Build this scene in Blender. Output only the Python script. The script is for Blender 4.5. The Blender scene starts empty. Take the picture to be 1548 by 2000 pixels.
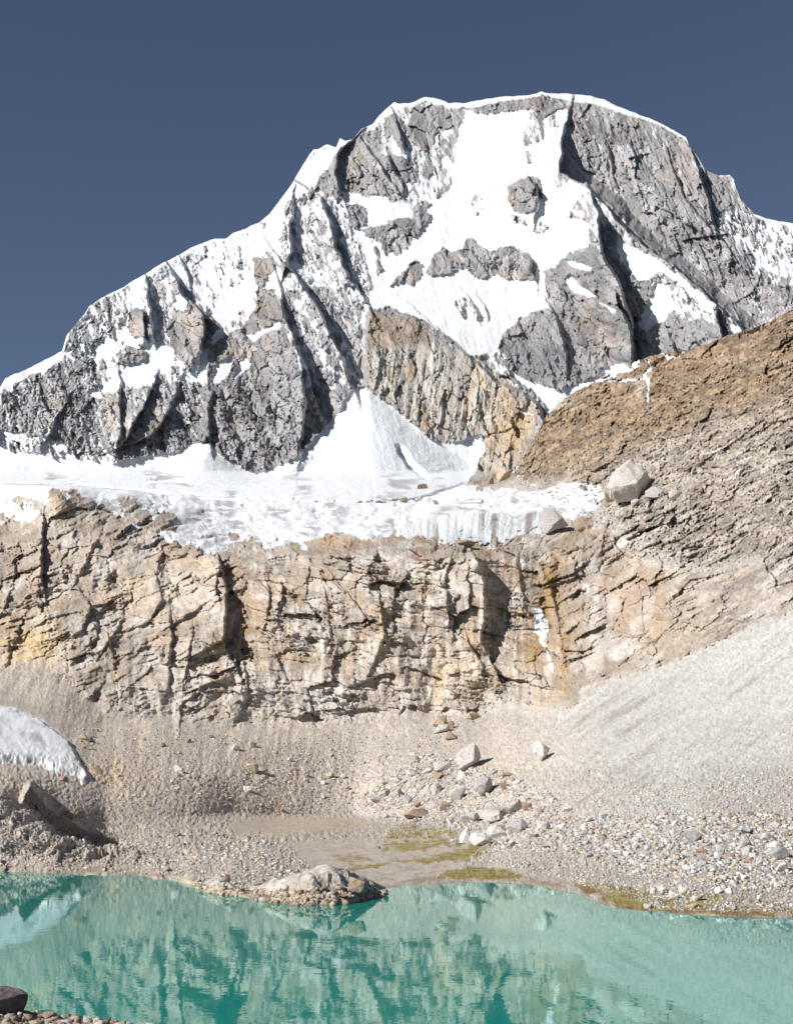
import bpy, math, random
import numpy as np
from math import radians, sin, cos, tan, atan

random.seed(7)
rng = np.random.default_rng(11)
F = 2904.0; UC = 774.0; VC = 1000.0; H = 10.0
P = atan(540.0 / F)
STEP = 1.5
f32 = np.float32

# ------------------------------------------------------------------ projection helpers
def tv(v):
    s = (VC - np.asarray(v, float)) / F
    return (sin(P) + s * cos(P)) / (cos(P) - s * sin(P))

def world(u, v, Y):
    s = (VC - v) / F
    yy = cos(P) - s * sin(P)
    zz = sin(P) + s * cos(P)
    return (u - UC) / F / yy * Y, Y, H + zz / yy * Y

def G(v, z):                      # distance at which height z is seen on line v
    return (z - H) / float(tv(v))

# ------------------------------------------------------------------ noise
def _h(ix, iy, seed):
    x = (ix.astype(np.int64) * 374761393 + iy.astype(np.int64) * 668265263 + seed * 974634777) & 0xffffffff
    x = ((x ^ (x >> 13)) * 1274126177) & 0xffffffff
    x = ((x ^ (x >> 16)) * 2246822519) & 0xffffffff
    return ((x ^ (x >> 15)) & 0xffffff).astype(f32) / f32(0xffffff)

def gn(x, y, seed=0):             # value-gradient noise, about -1..1
    xi = np.floor(x); yi = np.floor(y)
    fx = (x - xi).astype(f32); fy = (y - yi).astype(f32)
    xi = xi.astype(np.int64); yi = yi.astype(np.int64)
    out = []
    for dy in (0, 1):
        for dx in (0, 1):
            a = _h(xi + dx, yi + dy, seed) * f32(6.2831853)
            out.append(np.cos(a) * (fx - dx) + np.sin(a) * (fy - dy))
    sx = fx * fx * fx * (fx * (fx * 6 - 15) + 10); sy = fy * fy * fy * (fy * (fy * 6 - 15) + 10)
    a = out[0] + (out[1] - out[0]) * sx; b = out[2] + (out[3] - out[2]) * sx
    return (a + (b - a) * sy) * f32(1.5)

def fbm(x, y, scale, octv=4, seed=0, gain=0.5, ridged=False):
    x = np.asarray(x, float) / scale; y = np.asarray(y, float) / scale
    t = 0; a = 1.0; n = 0
    for i in range(octv):
        g = gn(x, y, seed + i * 17)
        if ridged: g = 1 - 2 * np.abs(g)
        t = t + a * g; n += a; a *= gain; x = x * 2.03 + 5.3; y = y * 2.03 + 1.7
    return t / n

def cells(x, y, scale, seed=0, jit=0.85):
    """Planar facets: tilted plane value, step value, distance to the crack, per-cell random."""
    x = np.asarray(x, float) / scale; y = np.asarray(y, float) / scale
    xi = np.floor(x).astype(np.int64); yi = np.floor(y).astype(np.int64)
    f1 = np.full(x.shape, 9, f32); f2 = np.full(x.shape, 9, f32)
    pl = np.zeros(x.shape, f32); st = np.zeros(x.shape, f32); rc = np.zeros(x.shape, f32)
    for dy in (-1, 0, 1):
        for dx in (-1, 0, 1):
            cx = xi + dx; cy = yi + dy
            px = (x - cx - 0.5 - (_h(cx, cy, seed) - .5) * jit).astype(f32)
            py = (y - cy - 0.5 - (_h(cx, cy, seed + 1) - .5) * jit).astype(f32)
            d = np.sqrt(px * px + py * py)
            a = _h(cx, cy, seed + 2) * 2 - 1; b = _h(cx, cy, seed + 3) * 2 - 1; c = _h(cx, cy, seed + 4)
            m = d < f1
            f2 = np.where(m, f1, np.minimum(f2, d))
            pl = np.where(m, a * px + b * py, pl); st = np.where(m, c - .5, st)
            rc = np.where(m, _h(cx, cy, seed + 5), rc)
            f1 = np.where(m, d, f1)
    return pl, st, f2 - f1, rc

def rot(x, y, deg):
    a = radians(deg); return x * cos(a) + y * sin(a), -x * sin(a) + y * cos(a)

def sm(a, b, x):
    t = np.clip((x - a) / (b - a), 0, 1); return t * t * (3 - 2 * t)

# ------------------------------------------------------------------ fields in sheet coordinates
def poly_sd(U, V, poly, pad=40):
    """signed distance (positive inside) to a polygon; -pad outside the padded box"""
    p = np.array(poly, float)
    sd = np.full(U.shape, -float(pad), f32)
    m = (U > p[:, 0].min() - pad) & (U < p[:, 0].max() + pad) & (V > p[:, 1].min() - pad) & (V < p[:, 1].max() + pad)
    if not m.any(): return sd
    x = U[m]; y = V[m]
    ins = np.zeros(x.shape, bool); best = np.full(x.shape, 1e9)
    n = len(p)
    for i in range(n):
        x0, y0 = p[i]; x1, y1 = p[(i + 1) % n]
        if y0 != y1:
            c = ((y0 > y) != (y1 > y)) & (x < (x1 - x0) * (y - y0) / (y1 - y0) + x0)
            ins ^= c
        dx, dy = x1 - x0, y1 - y0; L = dx * dx + dy * dy + 1e-9
        t = np.clip(((x - x0) * dx + (y - y0) * dy) / L, 0, 1)
        best = np.minimum(best, (x - x0 - t * dx) ** 2 + (y - y0 - t * dy) ** 2)
    d = np.sqrt(best)
    sd[m] = np.where(ins, d, -np.minimum(d, pad)).astype(f32)
    return sd

def ridge(U, V, pts, h, wl, wr, pw=1.0):
    """height of a crest along pts (x, y, strength); wl / wr: widths of its left and right flanks"""
    p = np.array([(q[0], q[1], q[2] if len(q) > 2 else 1.0) for q in pts], float)
    out = np.zeros(U.shape, f32); pad = max(wl, wr) + 2
    m = (U > p[:, 0].min() - pad) & (U < p[:, 0].max() + pad) & (V > p[:, 1].min() - pad) & (V < p[:, 1].max() + pad)
    if not m.any(): return out
    x = U[m]; y = V[m]; best = np.full(x.shape, 1e18); side = np.zeros(x.shape); stg = np.zeros(x.shape)
    for i in range(len(p) - 1):
        x0, y0, s0 = p[i]; x1, y1, s1 = p[i + 1]
        dx, dy = x1 - x0, y1 - y0; L = dx * dx + dy * dy + 1e-9
        t = np.clip(((x - x0) * dx + (y - y0) * dy) / L, 0, 1)
        ex = x - x0 - t * dx; ey = y - y0 - t * dy
        d = ex * ex + ey * ey
        k = d < best
        best = np.where(k, d, best)
        side = np.where(k, dx * ey - dy * ex, side)      # running downwards: negative = right
        stg = np.where(k, s0 + (s1 - s0) * t, stg)
    d = np.sqrt(best)
    w = np.where(side < 0, wr, wl)
    out[m] = (h * stg * np.clip(1 - d / w, 0, 1) ** pw).astype(f32)
    return out

def blob(U, V, u, v, ru, rv, ang=0):
    x, y = rot(U - u, V - v, ang)
    return np.exp(-((x / ru) ** 2 + (y / rv) ** 2)).astype(f32)

def mixc(C, col, w):
    w = np.clip(w, 0, 1)[..., None]
    return C * (1 - w) + np.array(col, f32) * w

# ------------------------------------------------------------------ outlines
SKY = [(-260, 860), (-120, 800), (0, 757), (11, 739), (60, 718), (90, 702), (122, 686), (130, 656), (133, 652), (150, 632), (165, 614), (175, 598), (198, 582),
       (232, 566), (255, 552), (290, 532), (318, 513), (326, 510), (352, 497), (372, 484), (392, 477), (412, 468), (425, 466),
       (442, 466), (456, 455), (480, 446), (505, 435), (527, 418), (535, 407), (552, 384), (572, 356), (588, 328), (604, 302),
       (612, 292), (622, 291), (634, 284), (640, 282), (656, 288), (664, 270), (674, 275), (688, 272), (706, 252), (728, 242),
       (742, 224), (760, 207), (770, 199), (780, 202), (800, 201), (812, 198), (829, 189), (858, 193), (876, 201), (910, 201), (940, 195),
       (975, 189), (1020, 187), (1045, 183), (1058, 179), (1072, 182), (1115, 183), (1150, 187), (1180, 195), (1200, 205), (1212, 210),
       (1236, 219), (1254, 226), (1280, 236), (1300, 246), (1322, 258), (1338, 268), (1346, 288), (1358, 300), (1378, 332), (1390, 338),
       (1404, 343), (1424, 342), (1433, 352), (1436, 364), (1445, 384), (1456, 402), (1472, 418), (1490, 425), (1510, 430), (1548, 436),
       (1640, 455), (1760, 520), (1900, 600)]
TOP2 = [(-260, 930), (0, 945), (150, 948), (300, 962), (500, 975), (700, 985), (820, 975), (890, 952), (925, 940), (960, 934), (985, 925), (1004, 912),
        (1022, 893), (1040, 862), (1056, 833), (1066, 812), (1085, 795), (1104, 777), (1120, 766), (1150, 752), (1165, 742), (1190, 730),
        (1215, 718), (1245, 704), (1262, 698), (1290, 690), (1310, 688), (1335, 690), (1360, 678), (1390, 668), (1420, 655), (1440, 652), (1455, 644), (1480, 636),
        (1500, 628), (1530, 612), (1548, 604), (1650, 560), (1900, 470)]

VCR = 926.0
YB = 38.4 / (.2476 - float(tv(VCR)))
def Yglac(v):
    return np.minimum(38.4 / np.maximum(.2476 - tv(v), 1e-3), YB)

U0, U1 = -420.0, 2160.0
us = np.arange(U0, U1, STEP)

def jag(u, amp, seed):
    return amp * fbm(u, u * 0 + 3.3, 18, 4, seed)

# ================================================================== FAR SHEET: the mountain and the upper glacier
def paint_snow(U, V, det):
    """snow cover 0..1"""
    wu = U + 7 * fbm(U, V, 30, 4, 301) + 2.5 * fbm(U, V, 6, 2, 311); wv = V + 7 * fbm(U, V, 30, 4, 302) + 2.5 * fbm(U, V, 6, 2, 312)
    S = np.full(U.shape, .2, f32)
    def pt(val, poly, soft=3.0):
        nonlocal S
        w = np.clip(.5 + poly_sd(wu, wv, poly, 20) / soft, 0, 1)
        S = S * (1 - w) + val * w
    pt(.58, [(115, 690), (130, 645), (165, 600), (240, 540), (330, 490), (480, 430), (600, 280), (700, 240), (768, 180), (900, 180), (905, 300),
             (760, 600), (720, 600), (690, 560), (560, 560), (540, 600), (480, 640), (440, 660), (430, 760), (360, 745), (300, 750), (200, 765), (180, 700)])
    pt(.93, [(345, 500), (400, 470), (500, 430), (555, 380), (590, 320), (640, 285), (700, 262), (655, 310), (600, 370), (560, 400), (555, 440),
             (540, 480), (500, 500), (505, 540), (560, 520), (545, 560), (500, 575), (470, 605), (437, 640), (420, 620), (385, 570)])
    pt(.66, [(335, 500), (405, 465), (440, 462), (440, 560), (415, 600), (380, 560), (350, 540)])
    pt(.72, [(440, 450), (520, 425), (500, 500), (470, 560), (440, 560)])
    pt(1, [(0, 790), (-200, 850), (-200, 800), (0, 740), (60, 700), (127, 675), (122, 700), (100, 716), (85, 728), (60, 728), (45, 745), (26, 749), (20, 762), (5, 762)])
    pt(1, [(252, 545), (300, 515), (325, 505), (320, 520), (300, 530), (287, 547), (275, 580), (262, 596), (255, 575)])
    pt(1, [(340, 560), (362, 575), (376, 588), (365, 600), (350, 617), (342, 590)])
    pt(1, [(232, 622), (250, 618), (262, 648), (275, 662), (262, 680), (240, 672), (234, 650)])
    pt(.8, [(180, 650), (215, 650), (230, 680), (215, 700), (190, 700)])
    pt(1, [(205, 748), (235, 722), (280, 708), (296, 672), (310, 664), (338, 700), (332, 722), (300, 735), (285, 750), (262, 758), (240, 750), (222, 768), (208, 762)])
    pt(1, [(172, 765), (190, 757), (202, 775), (195, 778), (178, 772)])
    pt(1, [(372, 735), (385, 705), (425, 645), (440, 640), (432, 665), (412, 690), (425, 700), (400, 745), (380, 745)])
    # rocks on the left shoulder
    pt(.40, [(128, 700), (131, 648), (165, 605), (200, 575), (240, 575), (248, 600), (240, 640), (205, 660), (190, 680), (160, 705)])
    pt(.0, [(250, 612), (265, 600), (285, 608), (298, 640), (290, 660), (262, 658), (250, 638)])
    pt(.0, [(325, 628), (345, 612), (372, 592), (382, 590), (400, 610), (437, 640), (420, 650), (408, 678), (385, 690), (372, 728), (352, 705), (332, 670)])
    pt(.34, [(283, 545), (322, 518), (345, 540), (372, 570), (385, 600), (350, 575), (330, 600), (328, 655), (305, 645), (300, 600)])  # dark rocks; shadowed snow among them is painted as rock too
    pt(.12, [(225, 690), (250, 672), (288, 690), (285, 705), (250, 712), (232, 708)])
    pt(.0, [(495, 505), (530, 500), (542, 515), (520, 545), (508, 562), (495, 548)])
    pt(.05, [(505, 560), (545, 578), (565, 600), (560, 640), (480, 640), (500, 590)])
    pt(.0, [(412, 672), (470, 642), (500, 605), (545, 580), (565, 640), (720, 765), (640, 840), (590, 890), (500, 935), (440, 910), (400, 870), (395, 780)])
    pt(1, [(412, 748), (420, 715), (440, 700), (458, 688), (448, 725), (428, 748)])
    pt(1, [(456, 736), (466, 712), (482, 690), (487, 705), (484, 722), (462, 738)])
    pt(.8, [(480, 655), (520, 640), (545, 625), (548, 640), (510, 655), (498, 668)])
    pt(.36, [(562, 392), (600, 380), (578, 430), (585, 480), (568, 520), (600, 545), (640, 600), (690, 690), (700, 760), (600, 760), (555, 640), (560, 560), (545, 500), (550, 440)])
    pt(.13, [(640, 330), (660, 290), (700, 258), (735, 240), (748, 300), (792, 350), (790, 378), (745, 382), (700, 378), (670, 378), (640, 402), (608, 385), (622, 345)])
    pt(.36, [(600, 385), (620, 370), (650, 385), (660, 420), (690, 440), (668, 470), (690, 500), (700, 560), (722, 602), (700, 640), (640, 560), (600, 500), (592, 420)])
    pt(.9, [(690, 445), (700, 500), (735, 600), (760, 600), (800, 540), (830, 480), (800, 400), (740, 385), (680, 380), (660, 395), (690, 400)])
    pt(.3, [(700, 470), (712, 500), (728, 560), (722, 570), (705, 530), (695, 500)])
    pt(.3, [(725, 470), (738, 490), (752, 560), (748, 580), (735, 530)])
    pt(.0, [(678, 408), (698, 397), (717, 410), (716, 440), (692, 446), (678, 430)])
    pt(.15, [(705, 445), (750, 440), (790, 430), (800, 455), (780, 480), (755, 500), (740, 470), (715, 460)])
    pt(.97, [(905, 215), (960, 222), (1030, 215), (1060, 225), (1110, 205), (1100, 290), (1085, 345), (1130, 352), (1185, 400), (1150, 480), (1100, 500), (1080, 525),
             (1060, 545), (1068, 600), (1020, 618), (985, 650), (962, 692), (935, 694), (905, 690), (882, 660), (850, 640), (800, 612), (740, 606), (712, 596),
             (725, 560), (765, 500), (800, 440), (830, 400), (870, 350), (890, 300), (900, 250)])
    # rocks round the snow face
    pt(.04, [(748, 232), (770, 223), (788, 236), (798, 292), (792, 300), (778, 285), (764, 262), (750, 270)])
    pt(.02, [(804, 209), (822, 204), (862, 206), (900, 214), (904, 238), (880, 248), (850, 262), (846, 290), (833, 298), (800, 282), (797, 250)])
    pt(.36, [(845, 290), (872, 270), (872, 290), (848, 335), (838, 352), (818, 325), (800, 310), (795, 290)])
    pt(.05, [(748, 306), (765, 300), (785, 305), (803, 325), (815, 345), (808, 362), (780, 352), (778, 375), (788, 390), (755, 386), (748, 380)])
    pt(.15, [(898, 240), (886, 285), (876, 312), (868, 295), (880, 262)])
    pt(.2, [(862, 365), (880, 345), (876, 370), (852, 390), (845, 385)])
    pt(.05, [(810, 400), (828, 390), (842, 398), (830, 415), (845, 420), (825, 455), (808, 465), (800, 440)])
    pt(.0, [(758, 562), (780, 535), (812, 507), (826, 520), (822, 545), (805, 562), (785, 552)])
    pt(.12, [(755, 430), (800, 425), (812, 450), (800, 480), (775, 500), (762, 480)])
    pt(.08, [(910, 214), (950, 205), (1020, 201), (1042, 190), (1060, 187), (1078, 202), (1112, 205), (1110, 213), (1078, 212), (1062, 226), (1036, 214), (1000, 214), (960, 222), (935, 213)])
    pt(.3, [(1032, 218), (1060, 225), (1058, 275), (1040, 283), (1020, 286), (1020, 262), (1030, 250)])
    pt(.3, [(1065, 225), (1085, 222), (1088, 248), (1072, 250)])
    pt(.35, [(1026, 296), (1036, 300), (1038, 320), (1028, 318)])
    pt(.0, [(986, 366), (1010, 350), (1042, 343), (1055, 355), (1058, 380), (1050, 402), (1040, 415), (1015, 418), (1000, 405), (990, 390)])
    pt(.35, [(996, 415), (1018, 420), (1028, 436), (1005, 438)])
    pt(.3, [(1040, 445), (1052, 432), (1072, 445), (1062, 456), (1045, 455)])
    pt(.42, [(928, 372), (938, 375), (944, 415), (930, 420), (918, 395)])
    pt(.1, [(830, 530), (845, 500), (862, 480), (880, 490), (900, 486), (910, 468), (922, 462), (938, 482), (965, 488), (985, 482), (1000, 478), (1030, 495),
            (1052, 520), (1045, 545), (1010, 549), (990, 545), (970, 533), (950, 545), (930, 545), (905, 524), (880, 536), (840, 540)])
    pt(.5, [(880, 590), (905, 575), (935, 600), (948, 620), (930, 628), (905, 618)])
    pt(.3, [(1075, 350), (1100, 335), (1112, 345), (1105, 365), (1085, 362)])
    pt(.3, [(1105, 425), (1128, 385), (1148, 372), (1170, 395), (1200, 440), (1182, 480), (1165, 505), (1146, 470), (1150, 440), (1122, 425)])
    # right hand walls
    pt(.12, [(1112, 205), (1160, 200), (1240, 228), (1335, 268), (1380, 325), (1445, 385), (1490, 428), (1475, 500), (1445, 560), (1485, 630), (1430, 650), (1340, 545),
             (1270, 490), (1190, 400), (1170, 350), (1098, 338), (1095, 290)])
    pt(.35, [(1385, 420), (1440, 400), (1485, 440), (1475, 500), (1440, 480)])
    pt(.55, [(1480, 428), (1560, 436), (1700, 470), (1700, 700), (1520, 615), (1490, 600), (1460, 560), (1470, 500)])
    pt(.2, [(1450, 540), (1485, 520), (1560, 560), (1560, 640), (1490, 640), (1460, 600)])
    pt(.0, [(1062, 532), (1095, 518), (1110, 492), (1132, 500), (1165, 478), (1178, 530), (1205, 560), (1232, 600), (1228, 640), (1275, 690), (1240, 720), (1170, 770),
            (1100, 770), (1050, 745), (1010, 738), (985, 692), (978, 652), (1030, 620), (1062, 600), (1092, 596), (1064, 562)])
    pt(1, [(1100, 548), (1112, 535), (1142, 562), (1166, 578), (1150, 583), (1118, 570)])
    pt(1, [(1106, 506), (1126, 512), (1156, 522), (1150, 529), (1113, 519)])
    pt(.9, [(1170, 590), (1190, 600), (1205, 605), (1195, 612)])
    pt(.9, [(1205, 458), (1228, 482), (1250, 488), (1300, 518), (1346, 552), (1400, 598), (1452, 648), (1430, 655), (1385, 622), (1340, 595), (1320, 560), (1290, 545), (1265, 550), (1240, 545), (1212, 510)])
    pt(.25, [(1265, 545), (1290, 530), (1335, 560), (1345, 590), (1330, 600), (1310, 570), (1270, 570)])
    pt(1, [(1282, 552), (1308, 560), (1316, 600), (1292, 630), (1262, 645), (1246, 636), (1256, 612), (1266, 590)])
    pt(.45, [(1315, 560), (1345, 580), (1400, 620), (1430, 650), (1395, 640), (1340, 625), (1315, 600)])
    pt(.0, [(1285, 650), (1325, 628), (1375, 622), (1400, 645), (1440, 660), (1420, 690), (1300, 710), (1278, 670)])
    pt(.0, [(1390, 600), (1420, 615), (1428, 655), (1400, 660)])
    # snow rim
    rim = V - np.interp(U, [a for a, b in SKY], [b for a, b in SKY])
    rw = np.interp(U, [0, 130, 135, 240, 330, 500, 600, 690, 730, 768, 800, 860, 930, 1040, 1060, 1120, 1200, 1250, 1335, 1350, 1430, 1480, 1548],
                   [16, 12, 2, 4, 7, 8, 8, 4, 14, 10, 7, 12, 13, 7, 6, 17, 14, 8, 8, 1, 3, 6, 10])
    S = np.maximum(S, np.clip((rw - rim + 3 * fbm(U, V, 12, 3, 77)) / 3, 0, 1))
    # buttress, pillar
    pt(.0, [(720, 604), (760, 600), (800, 612), (832, 628), (860, 650), (886, 690), (900, 684), (922, 692), (950, 700), (1000, 758), (1062, 800), (1064, 840), (1000, 960),
            (900, 990), (925, 850), (870, 870), (800, 830), (740, 770), (712, 750)])
    pt(1, [(1000, 728), (1040, 745), (1100, 765), (1150, 740), (1215, 705), (1250, 720), (1110, 830), (1060, 830), (1075, 812), (1050, 775), (1018, 750)])
    pt(.9, [(1005, 795), (1022, 798), (1040, 808), (1020, 806)])
    pt(.6, [(940, 700), (955, 690), (985, 720), (975, 730), (960, 722)])
    # rotten snow at the wall's foot, then the glacier
    pt(.55, [(0, 840), (90, 855), (110, 860), (170, 885), (220, 880), (220, 910), (0, 900)])
    pt(1, GLAC)
    pt(.55, [(285, 935), (330, 925), (300, 945), (290, 950)])
    ra, rb = rot(U, V, -18)
    fine = .55 * fbm(ra, rb * .42, 13, 4, 41, .7) + .22 * fbm(ra, rb * .3, 5, 2, 44) + .20 * det
    amp = np.clip(1 - np.abs(S - .5) * 1.75, 0, 1) ** .7
    return np.clip(.5 + (S - .5 + fine * amp * 2.1) * 2.8, 0, 1)

GLAC = [(-260, 850), (0, 868), (25, 880), (60, 888), (110, 892), (150, 897), (200, 907), (228, 908), (250, 896), (300, 893), (350, 880), (382, 866), (396, 863), (410, 872), (450, 900),
        (498, 928), (545, 912), (585, 890), (612, 862), (640, 828), (665, 800), (672, 775), (690, 762), (712, 755), (728, 768), (760, 788), (800, 822), (852, 866),
        (872, 868), (905, 860), (934, 850), (946, 872), (932, 905), (912, 950), (1000, 965), (1000, 1300), (-260, 1300)]

def build_far():
    sky = np.interp(us, [a for a, b in SKY], [b for a, b in SKY]) + jag(us, 2.2, 5) + jag(us * 4, .8, 6)
    N = int(820 / STEP)
    r = np.linspace(0, 1, N) ** 1.0
    U = np.repeat(us[None, :], N, 0)
    V = sky[None, :] + r[:, None] * (1010 - sky[None, :])
    # base surface
    m = 1.0; Y0, z0 = YB, H + YB * float(tv(VCR))
    t = tv(V)
    Ym = (z0 - m * Y0 - H) / (t - m)
    Yg = np.minimum(38.4 / np.maximum(.2476 - t, 6e-3), 5000.0)
    kk = 90.0; hh = np.clip(.5 + .5 * (Yg - Ym) / kk, 0, 1)
    Y = Yg * (1 - hh) + Ym * hh - kk * hh * (1 - hh) * (V < VCR + 60)
    tp = np.interp(us, [a for a, b in TOP2], [b for a, b in TOP2])[None, :]
    Y = Y * (1 + .12 * np.clip((V - tp + 6) / 30, 0, 1) * (V > VCR))
    warp = 9 * fbm(U, V, 45, 3, 201)
    Uw = U + warp; Vw = V + 6 * fbm(U, V, 40, 3, 202)
    px = Y / F
    # big relief (in metres towards the viewer)
    R = np.zeros(U.shape, f32)
    def rd(pts, h, wl, wr, pw=1.0):
        nonlocal R
        R = R + ridge(Uw, Vw, pts, h * 1.15, wl, max(wr * .45, 3.2), pw)
    rd([(1112, 205, .05), (1102, 250, .22), (1093, 290, .42), (1090, 335, .6), (1130, 358, .75), (1180, 395, .9), (1215, 442, 1), (1270, 490, 1), (1310, 518, 1), (1345, 548, 1), (1400, 598, 1), (1455, 648, .9)], 130, 210, 9)
    rd([(1148, 372, .2), (1165, 420, 1), (1172, 490, 1), (1205, 555, 1), (1222, 600, .8), (1232, 640, .6)], 60, 70, 12)
    rd([(1212, 605, .5), (1228, 650, 1), (1240, 705, 1)], 32, 50, 9)
    rd([(1072, 596, .4), (1094, 640, 1), (1104, 690, .8), (1106, 730, .3)], 16, 60, 6)
    rd([(1395, 590, .4), (1400, 620, 1), (1410, 660, 1)], 18, 30, 8)
    rd([(1300, 640, .4), (1312, 680, 1), (1325, 700, 1)], 10, 30, 6)
    rd([(1345, 280, .3), (1362, 330, 1), (1384, 400, 1), (1395, 450, .5)], 26, 60, 9)
    rd([(1300, 290, .3), (1318, 350, 1), (1335, 390, .8), (1400, 460, 1), (1430, 500, .6)], 18, 40, 8)
    rd([(1228, 260, .3), (1236, 310, 1), (1246, 360, .6)], 14, 30, 7)
    rd([(1180, 270, .3), (1192, 320, 1), (1200, 345, .6)], 12, 26, 7)
    rd([(770, 222, .3), (782, 262, 1), (792, 300, .4)], 26, 34, 7)
    rd([(748, 290, .3), (762, 320, 1), (780, 352, .4)], 18, 30, 7)
    rd([(700, 262, .3), (722, 300, .8), (745, 330, 1), (768, 362, .5)], 20, 50, 7)
    rd([(690, 270, .6), (656, 300, 1), (654, 340, 1), (668, 378, .5)], 26, 50, 8)
    rd([(606, 372, .6), (625, 385, 1), (640, 430, 1), (656, 490, 1), (682, 545, .9), (722, 600, .4)], 29, 50, 9)
    rd([(572, 392, .4), (566, 440, 1), (572, 490, .9), (560, 520, .6)], 26, 46, 9)
    rd([(556, 515, .4), (585, 548, 1), (612, 590, 1), (640, 645, 1), (662, 690, .8), (682, 742, .4)], 40, 70, 9)
    rd([(546, 570, .4), (556, 620, 1), (572, 665, 1), (592, 712, 1), (606, 750, .8)], 33, 80, 9)
    rd([(590, 740, .7), (594, 790, 1), (590, 850, .7), (585, 890, .2)], 24, 120, 9)
    rd([(372, 588, .5), (392, 612, 1), (398, 645, 1), (392, 690, .4)], 34, 50, 7)
    rd([(285, 545, .4), (292, 590, 1), (300, 650, .5)], 28, 34, 7)
    rd([(320, 510, .4), (340, 545, 1), (362, 585, .6)], 26, 30, 6)
    rd([(345, 500, .4), (364, 528, 1), (372, 560, .3)], 12, 18, 5)
    rd([(250, 602, .3), (280, 610, 1), (284, 655, .6)], 16, 24, 6)
    rd([(300, 745, .5), (275, 800, 1), (250, 850, .8)], 24, 30, 7)
    rd([(352, 745, .3), (330, 800, 1), (292, 850, .9), (245, 870, .5)], 17, 60, 8)
    rd([(412, 780, .5), (404, 830, 1), (412, 880, .7)], 14, 20, 6)
    rd([(232, 745, .3), (236, 800, 1), (232, 860, .8)], 18, 40, 7)
    rd([(130, 780, .4), (100, 830, 1), (90, 860, .5)], 12, 30, 6)
    rd([(985, 360, .3), (1030, 345, .8), (1050, 370, 1), (1046, 410, .6)], 22, 50, 8)
    rd([(900, 480, .4), (985, 480, .6), (1035, 510, 1), (1042, 545, .5)], 12, 50, 6)
    rd([(722, 604, .3), (716, 680, 1), (720, 750, .8)], 34, 12, 600)
    rd([(850, 640, .2), (960, 740, 1), (1050, 790, 1), (1066, 840, .9), (1030, 920, .5)], 24, 120, 12)
    rd([(905, 570, .3), (922, 600, 1), (935, 625, .4)], 9, 16, 5)
    rd([(928, 575, .3), (945, 600, 1), (952, 620, .4)], 7, 12, 5)
    R = R - ridge(Uw, Vw, [(1128, 320, .3), (1155, 345, .7), (1205, 378, 1), (1240, 425, 1), (1296, 474, 1), (1336, 504, 1), (1372, 534, 1), (1428, 584, .9), (1482, 634, .6)], 50, 22, 60, .9)
    # snow cones
    def cone(u0, v0, hh, w, a, lean=0):
        nonlocal R
        d = np.clip((V - v0) / hh, 0, 1.25)
        k = np.clip(1 - np.abs(U - u0 - lean * d + 5 * fbm(U, V, 30, 3, 97)) / (w * d + 4), 0, 1); k = k * k * (3 - 2 * k) * .85 + k * .15
        fade = 1 - sm(1.0, 1.25, (V - v0) / hh)
        R = R + (a * d * k ** .8 * fade).astype(f32)
    cone(392, 856, 78, 112, 64, 6)
    cone(712, 752, 190, 235, 52, 10)
    # crags
    wx, wy = rot(Uw, Vw, -14)
    x1, y1 = rot(Uw, Vw, -22)
    pl1, st1, c1, k1 = cells(wx, wy * .62, 62, 21)
    w2 = 5 * fbm(U, V, 14, 3, 33)
    pl2, st2, c2, k2 = cells(x1 + w2, (y1) * .55 + w2, 25, 31)
    gx_, gy_ = rot(Uw, Vw, -38); pl3, st3, c3, k3 = cells(gx_ + w2, gy_ * .38, 12, 41)
    gx_, gy_ = rot(Uw, Vw, 24); pl4, st4, c4, k4 = cells(gx_ + w2 * .4, gy_ * .5 + w2 * .4, 6, 51)
    fr = fbm(x1, y1 * .45, 46, 6, 61, .55, True)
    det = (st2 * .8 + pl3 + st3 * .6 + .6 * fr)
    S = paint_snow(U, V, det)
    steep = fbm(rot(U, V, -24)[0], rot(U, V, -24)[1] * .16, 15, 5, 71, .6, True)
    face = sm(0, 30, poly_sd(U, V, [(1098, 215), (1180, 200), (1350, 280), (1500, 430), (1480, 640), (1300, 500), (1180, 340), (1100, 300)], 40))
    left = sm(700, 780, V) * (1 - sm(600, 680, U))
    rockd = 62 * .17 * (pl1 + .5 * st1) + 25 * .44 * (pl2 + .7 * st2) + 12 * .70 * (pl3 + .8 * st3) + 6 * .62 * (pl4 + .7 * st4) + 15 * fr + 3.5 * fbm(x1, y1 * .5, 7, 3, 65, .6, True)
    rockd = rockd * (1 + .45 * left) + 20 * steep * face
    flutes = fbm(rot(U, V, -20)[0], rot(U, V, -20)[1] * .12, 13, 4, 91, .5, True)
    gl = sm(0, 12, poly_sd(U, V, GLAC, 30))
    pil = sm(-14, 22, poly_sd(U + 14 * fbm(U, V, 30, 3, 111), V + 14 * fbm(U, V, 30, 3, 112), [(718, 680), (840, 660), (960, 705), (1064, 800), (1000, 945), (912, 950), (932, 850), (870, 870), (800, 830), (716, 752)], 40))
    cols = fbm(U + .12 * V, V * .07, 20, 5, 93, .6, True)
    snowd = 2.2 * flutes * sm(380, 430, U) * 1 + 5 * fbm(U, V, 60, 3, 94) + .8 * fbm(U, V, 9, 3, 95)
    lumps = 8 * fbm(U, V * 2.2, 40, 4, 96) * sm(880, 930, V) - 30 * np.clip(fbm(U * .5 - V * .4, V * 2.6, 26, 4, 110, .6, True) - .22, 0, 1) * sm(915, 940, V)
    slab = cells(U + .14 * V + 6 * fbm(U, V, 30, 3, 98), V * .16, 17, 99)
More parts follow.
